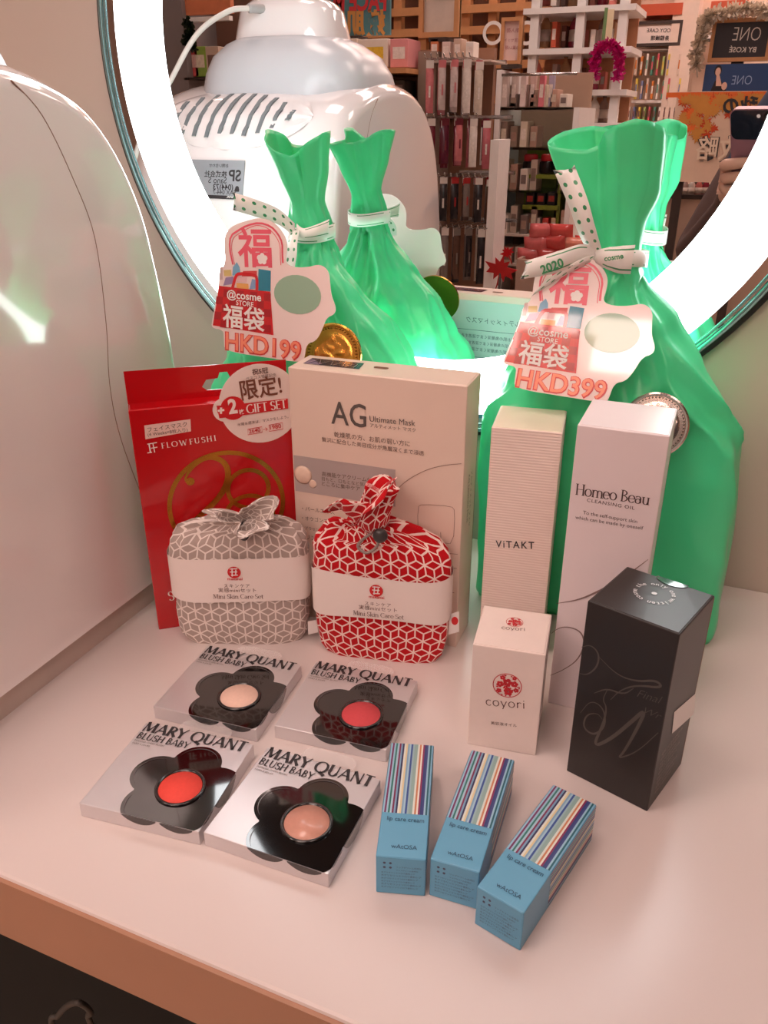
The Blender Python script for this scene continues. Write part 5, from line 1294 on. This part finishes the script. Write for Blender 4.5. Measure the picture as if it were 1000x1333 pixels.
mtext(t1, GP_, [('攻略', 903, 965, 206, 1.1)], M_INK, bold=.05, c=.003); mtext(t1, GP_, [('攻略', 905, 963, 205, 1.1)], mat('poster_cream2', (236, 214, 190), .5, var=0), bold=.012, c=.0045)
mtext(t1, GP_, [('秋の', 940, 985, 146, 1.0)], M_INK, bold=.04, c=.004)
ct2 = thing('poster_counter', 'dark counter under the autumn poster with small testers', 'counter', (mx(930, 250, GP_ - .3), GP_ - .3, 0))
wbox('body', mx(850, 250, GP_) , mx(1060, 250, GP_), GP_ - .6, GP_ - .08, 0, mz(920, 262, GP_), mat('counter_tan', (206, 176, 156), .4), ct2); wbox('top', mx(846, 250, GP_), mx(1064, 250, GP_), GP_ - .62, GP_ - .06, mz(920, 262, GP_), mz(920, 256, GP_), M_DK, ct2)
for i in range(7): bottle(f'small tester bottle, {ORD[i]} on the counter below the autumn poster', 872 + i * 9, 256, GP_ - .1, .07, .012, KIND[(i * 3) % 7], (60, 50, 50), 'testers below the poster')
GO = GP_ - .16
t1, a, b = sign('brand_board', 'black board with white ONE BY KOSÉ lettering in a light wooden frame', 921, 22, 1010, 81, GO, mat('board_black', (48, 42, 46), .4), M_OAK, .012, stand=False)
mtext(t1, GO, [('ONE', 953, 989, 53, 1.35)], mat('board_white', (226, 216, 206), .5, var=0), bold=-.012); mtext(t1, GO, [('BY KOSÉ', 949, 984, 68, 1.0)], mat('board_white', (226, 216, 206), .5, var=0), bold=.02)
wbox('post', (a.x + b.x) / 2 - .02, (a.x + b.x) / 2 + .02, GO - .06, GO - .02, mz(920, 256, GP_) + .0005, a.z + .05, M_DK, t1)
t1, a, b = sign('blue_poster', 'blue ONE poster with a dark-haired figure, below the black board', 914, 82, 1010, 119, GO + .02, mat('poster_blue', (34, 64, 110), .4), None, stand=False, cat='poster')
mtext(t1, GO + .02, [('ONE', 952, 978, 110, 1.25)], mat('poster_light', (150, 170, 206), .5, var=0), bold=-.01)
w = Ink(.001); f = mf(GO + .02)
A_ = mq(935, 92, GO + .02); w.disc(f, A_[0], A_[1], .012, .017); w.poly(f, [mq(925, 118.5, GO + .02), mq(931, 105, GO + .02), mq(939, 105, GO + .02), mq(946, 118.5, GO + .02)][::-1]); w.build('figure_hair', mat('figure_dark', (30, 22, 26), .5), t1)
w = Ink(.0018); A_ = mq(935, 93.5, GO + .02); w.disc(f, A_[0], A_[1], .0085, .013); w.poly(f, [mq(932, 112, GO + .02), mq(933, 98, GO + .02), mq(937, 98, GO + .02), mq(940, 112, GO + .02)][::-1]); A_ = mq(943, 112, GO + .02); w.disc(f, A_[0], A_[1], .009, .012); w.build('figure_skin', mat('figure_skin', (226, 180, 160), .5), t1)
wbox('post', (a.x + b.x) / 2 - .1, (a.x + b.x) / 2 - .06, GO - .05, GO - .02, mz(920, 256, GP_) + .0005, a.z + .05, M_DK, t1)
tinsel('tinsel_garland', 'silver tinsel garland draped around the black board', [in_mirror(x, y, GO + .03) for x, y in ((907, 88), (906, 70), (914, 50), (918, 30), (926, 20), (948, 16), (972, 12), (996, 14), (1012, 20))], .030, M_ST, 1100, 9)
# bay glimpsed between the machine and the ring light
GS = -1.2
t = thing('wall_shelf_bay', 'small shelf bay with orange cloth, reflected left of the machine', 'shelf unit', (mx(262, 60, GS), GS - .1, 0))
wbox('back_panel', mx(238, 50, GS), mx(300, 50, GS), GS - .2, GS - .18, 0, ZC - .3, mat('bay_brown', (110, 76, 60), .6), t); wbox('side_panel', mx(205, 50, GS), mx(240, 50, GS), GS - .2, GS, 0, ZC - .3, mat('side_grey', (128, 118, 116), .6), t)
mbox('shelf', 240, 100, 300, 104, GS, .18, M_DK, t); mbox('orange_cloth', 241, -20, 298, 20, GS - .02, .02, mat('cloth_orange', (206, 120, 80), .7, var=.2, scale=30), t); mbox('white_trim', 241, 20, 298, 29, GS - .015, .02, M_WHITE, t)
tinsel('tinsel_garland', 'dark green tinsel trailing under the orange cloth', [in_mirror(x, y, GS + .01) for x, y in ((243, 26), (247, 40), (244, 55), (250, 62))], .02, mat('green_tinsel', (52, 66, 50), .3, metal=.5), 240, 4)
for i, (x0, x1, c1, c2) in enumerate(((245, 256, (226, 96, 96), (240, 190, 180)), (255, 267, (150, 180, 80), (230, 214, 190)), (270, 284, (206, 180, 160), (120, 90, 80)))):
    tote(f'{["pink","green and tan","beige"][i]} packet on the shelf bay left of the machine', x0, 60, x1, 100, GS - .03, .05, c1, c2, 'packets on the shelf bay', 'product_packet', 'packet')
# ------------------------------------------------------------------ the phone and the person holding it (mirrored)
FW = (CAMM @ Vector((0, 0, -1))); RG = (CAMM @ Vector((1, 0, 0))); UPV = (CAMM @ Vector((0, 1, 0)))
PH = Fr(CAM - FW * .006, -RG, UPV)                         # phone back, facing the scene
ph = thing('smartphone', 'mauve smartphone with dark glass upper back, held up in front of the mirror', 'phone', CAM - FW * .010 - UPV * .06)
def rr(x0, x1, y0, y1, r): return rounded(x0, x1, y0, y1, r, 5)
body = rr(-.020, .050, -.134, .0085, .009)
slab('body', PH, body, mat('phone_mauve', (150, 108, 116), .3, metal=.3), ph, .008)
Ink(.0003).poly(PH, rr(-.0188, .0488, -.030, .0072, .008)).build('glass_window', mat('phone_dark_glass', (30, 36, 46), .08, coat=.8), ph, label='dark glass strip across the upper back')
lathe('lens_ring', PH.sub(0, 0, 0), [(.0062, .0002), (.0062, .0010), (.0050, .0012), (.0044, .0004)], mat('lens_black', (10, 10, 12), .1), ph, 24)
Ink(.0006).disc(PH, .013, 0, .0024, n=16).build('flash', M_CARD, ph)
Ink(.0006).ring(PH, .015, -.062, .0055, .0006).build('sensor_ring', mat('phone_mauve_dark', (120, 84, 92), .3), ph)

SKIN = mat('skin', (206, 160, 136), .5, var=.05); NAVY = mat('navy_jacket', (40, 52, 78), .75, var=.1, scale=80); BROWN = mat('brown_sleeve', (86, 64, 58), .8, var=.1, scale=80); TROUS = mat('dark_trousers', (34, 32, 36), .8); HAIR = mat('dark_hair', (26, 20, 18), .5, var=.2, scale=200)
def skinned(name, verts, edges, radii, m, parent, root=0, sub=2):
    me = bpy.data.meshes.new(name + '_cage'); me.from_pydata(verts, edges, []); o = bpy.data.objects.new(name + '_cage', me); COL.objects.link(o)
    md = o.modifiers.new('skin', 'SKIN'); md.use_smooth_shade = True
    sv = me.skin_vertices[0].data if me.skin_vertices else None
    if sv is None:
        bpy.context.view_layer.objects.active = o; sv = me.skin_vertices[0].data
    for i, r in enumerate(radii): sv[i].radius = r if isinstance(r, tuple) else (r, r); sv[i].use_root = (i == root)
    s = o.modifiers.new('sub', 'SUBSURF'); s.levels = sub; s.render_levels = sub
    dg = bpy.context.evaluated_depsgraph_get(); ev = o.evaluated_get(dg); m2 = ev.to_mesh()
    V = [v.co.copy() for v in m2.vertices]; F = [tuple(p.vertices) for p in m2.polygons]; ev.to_mesh_clear(); bpy.data.objects.remove(o)
    return mesh_obj(name, V, F, m, parent, True)
# joints in metres; x right, y towards the wall, z from the floor
PX = .215
J = {'pel': (PX, -.40, .80), 'spi': (PX, -.395, .98), 'che': (PX, -.385, 1.17), 'nek': (PX, -.375, 1.325), 'hed': (PX, -.350, 1.42), 'top': (PX, -.345, 1.53),
     'ls': (.062, -.375, 1.265), 'le': (-.066, -.250, .985), 'lw': (-.060, -.066, 1.062), 'lh': (-.054, -.044, 1.078),
     'rs': (PX + .165, -.375, 1.265), 're': (PX + .225, -.33, 1.00), 'rw': (PX + .20, -.24, .80), 'rh': (PX + .195, -.22, .76),
     'lk': (PX - .085, -.385, .46), 'la': (PX - .09, -.40, .09), 'lt': (PX - .095, -.27, .035), 'll': (PX - .075, -.40, .76),
     'rk': (PX + .085, -.385, .46), 'ra': (PX + .09, -.40, .09), 'rt': (PX + .095, -.27, .035), 'rl': (PX + .075, -.40, .76)}
Rd = {'pel': (.135, .10), 'spi': (.115, .09), 'che': (.135, .095), 'nek': .048, 'hed': (.070, .082), 'top': (.058, .066), 'ls': .056, 'le': .040, 'lw': .024, 'lh': .020, 'rs': .062, 're': .044, 'rw': .030, 'rh': .028,
      'lk': .055, 'la': .040, 'lt': .035, 'll': .085, 'rk': .055, 'ra': .040, 'rt': .035, 'rl': .085}
E_ = [('pel', 'spi'), ('spi', 'che'), ('che', 'nek'), ('nek', 'hed'), ('hed', 'top'), ('che', 'ls'), ('ls', 'le'), ('le', 'lw'), ('lw', 'lh'), ('che', 'rs'), ('rs', 're'), ('re', 'rw'), ('rw', 'rh'), ('pel', 'll'), ('ll', 'lk'), ('lk', 'la'), ('la', 'lt'), ('pel', 'rl'), ('rl', 'rk'), ('rk', 'ra'), ('ra', 'rt')]
J['lh'] = tuple(PH.P(.061, -.108, -.020)); J['lw'] = tuple(PH.P(.070, -.142, -.040)); J['le'] = (-.075, -.270, .965)
K = list(J); per_ = thing('person', 'person in a dark jacket standing opposite the mirror, photographing with a phone', 'person', (PX, -.40, 0))
bo = skinned('body', [J[k] for k in K], [(K.index(a), K.index(b)) for a, b in E_], [Rd[k] for k in K], NAVY, per_)
bo.data.materials.append(TROUS); bo.data.materials.append(SKIN); bo.data.materials.append(BROWN)
off = Vector((PX, -.40, 0))
for p in bo.data.polygons:
    c = p.center + off
    p.material_index = 2 if c.z > 1.345 else (1 if c.z < .80 and abs(c.x - PX) < .18 else (3 if (c.x < .03 and c.z < 1.13) else 0))
    if (c - Vector(J['lh'])).length < .022 or (c - Vector(J['rh'])).length < .035: p.material_index = 2
# face and hair
hc = Vector((PX, -.345, 1.46))
V = []; F = []
def hairfn(a, b):
    q = 2 * pi * a; ph_ = b * pi * .60; r = Vector((.088, .100, .115)); s = 1.0 if sin(q) < .35 else 1 - .55 * max(0, b - .55)
    return hc + Vector((r.x * sin(ph_) * cos(q), r.y * sin(ph_) * sin(q) * s - .004, r.z * cos(ph_) + .012 - (0.05 * b if sin(q) < 0 else 0)))
grid_obj('hair', hairfn, 32, 14, HAIR, per_, True)
for s in (-1, 1):
    lathe('eye', Fr(hc + Vector((s * .030, .080, -.012)), (-1, 0, 0), (0, 0, 1)), [(.010, -.004), (.009, .001), (.004, .003), (0, .003)], mat('eye_dark', (40, 30, 28), .2), per_, 12)
    grid_obj('ear', lambda a, b, s=s: hc + Vector((s * (.076 + .008 * sin(pi * b)), -.005 + .014 * cos(2 * pi * a) * sin(pi * b), -.02 + .026 * cos(pi * b) )), 10, 6, SKIN, per_, True)
grid_obj('nose', lambda a, b: hc + Vector(((.004 + .010 * b) * cos(pi * a), .076 + .018 * b * sin(pi * a), -.010 - .034 * b)), 8, 5, SKIN, per_)
Ink(0).poly(Fr(hc + Vector((0, .083, -.062)), (-1, 0, 0), (0, 0, 1)), [(.020 * cos(2 * pi * i / 16), .006 * sin(2 * pi * i / 16)) for i in range(16)]).build('mouth', mat('lips', (176, 90, 90), .4), per_)
# hands: palm and five separate fingers, the left one closed round the phone
def hand(name, palm, fingers, radii):
    V = [tuple(p) for p in palm]; E2 = [(i, i + 1) for i in range(len(palm) - 1)]; R = list(radii); base = len(palm) - 1
    for ch in fingers:
        pr = ch[0]
        for q, p in enumerate(ch[1:]):
            V.append(tuple(p)); E2.append((pr if q == 0 else len(V) - 2, len(V) - 1)); R.append((.0082, .0080, .0074, .0066)[min(q, 3)])
    return skinned(name, V, E2, R, SKIN, per_, 0, 2)
def ph_pt(a, b, c): return PH.P(a, b, c)
lw = Vector(J['lw']); wr = lw.lerp(Vector(J['lh']), .5)
pb = ph_pt(.058, -.096, -.014)       # beside the lower left edge of the phone (person's left)
hand('hand', [wr, wr.lerp(pb, .5), pb],
     [(2, ph_pt(.060, -.068, -.004), ph_pt(.054, -.060, .009), ph_pt(.034, -.056, .011), ph_pt(.020, -.054, .010)),
      (2, ph_pt(.060, -.084, -.002), ph_pt(.054, -.078, .010), ph_pt(.032, -.074, .011), ph_pt(.016, -.072, .010)),
      (2, ph_pt(.059, -.100, -.002), ph_pt(.053, -.096, .010), ph_pt(.032, -.092, .011), ph_pt(.018, -.090, .010)),
      (1, ph_pt(.057, -.114, -.004), ph_pt(.050, -.113, .010), ph_pt(.034, -.109, .011), ph_pt(.024, -.107, .010)),
      (1, ph_pt(.056, -.086, -.026), ph_pt(.046, -.066, -.022), ph_pt(.036, -.052, -.019))], [.019, (.018, .014), (.016, .011)])
rh = Vector(J['rh']); dn = Vector((-.01, .03, -.07)); sx = Vector((.018, 0, 0))
hand('hand', [rh, rh + dn * .5, rh + dn],
     [(2,) + tuple(rh + dn + Vector((o_, .012 * k_, -.028 * k_ * l_)) for k_ in (1, 2, 3)) for o_, l_ in ((-.026, .8), (-.009, .95), (.009, .92), (.026, .75))] + [(1, rh + dn * .6 + Vector((-.034, .014, -.01)), rh + dn + Vector((-.042, .026, -.02)))], [.026, (.030, .018), (.030, .015)])
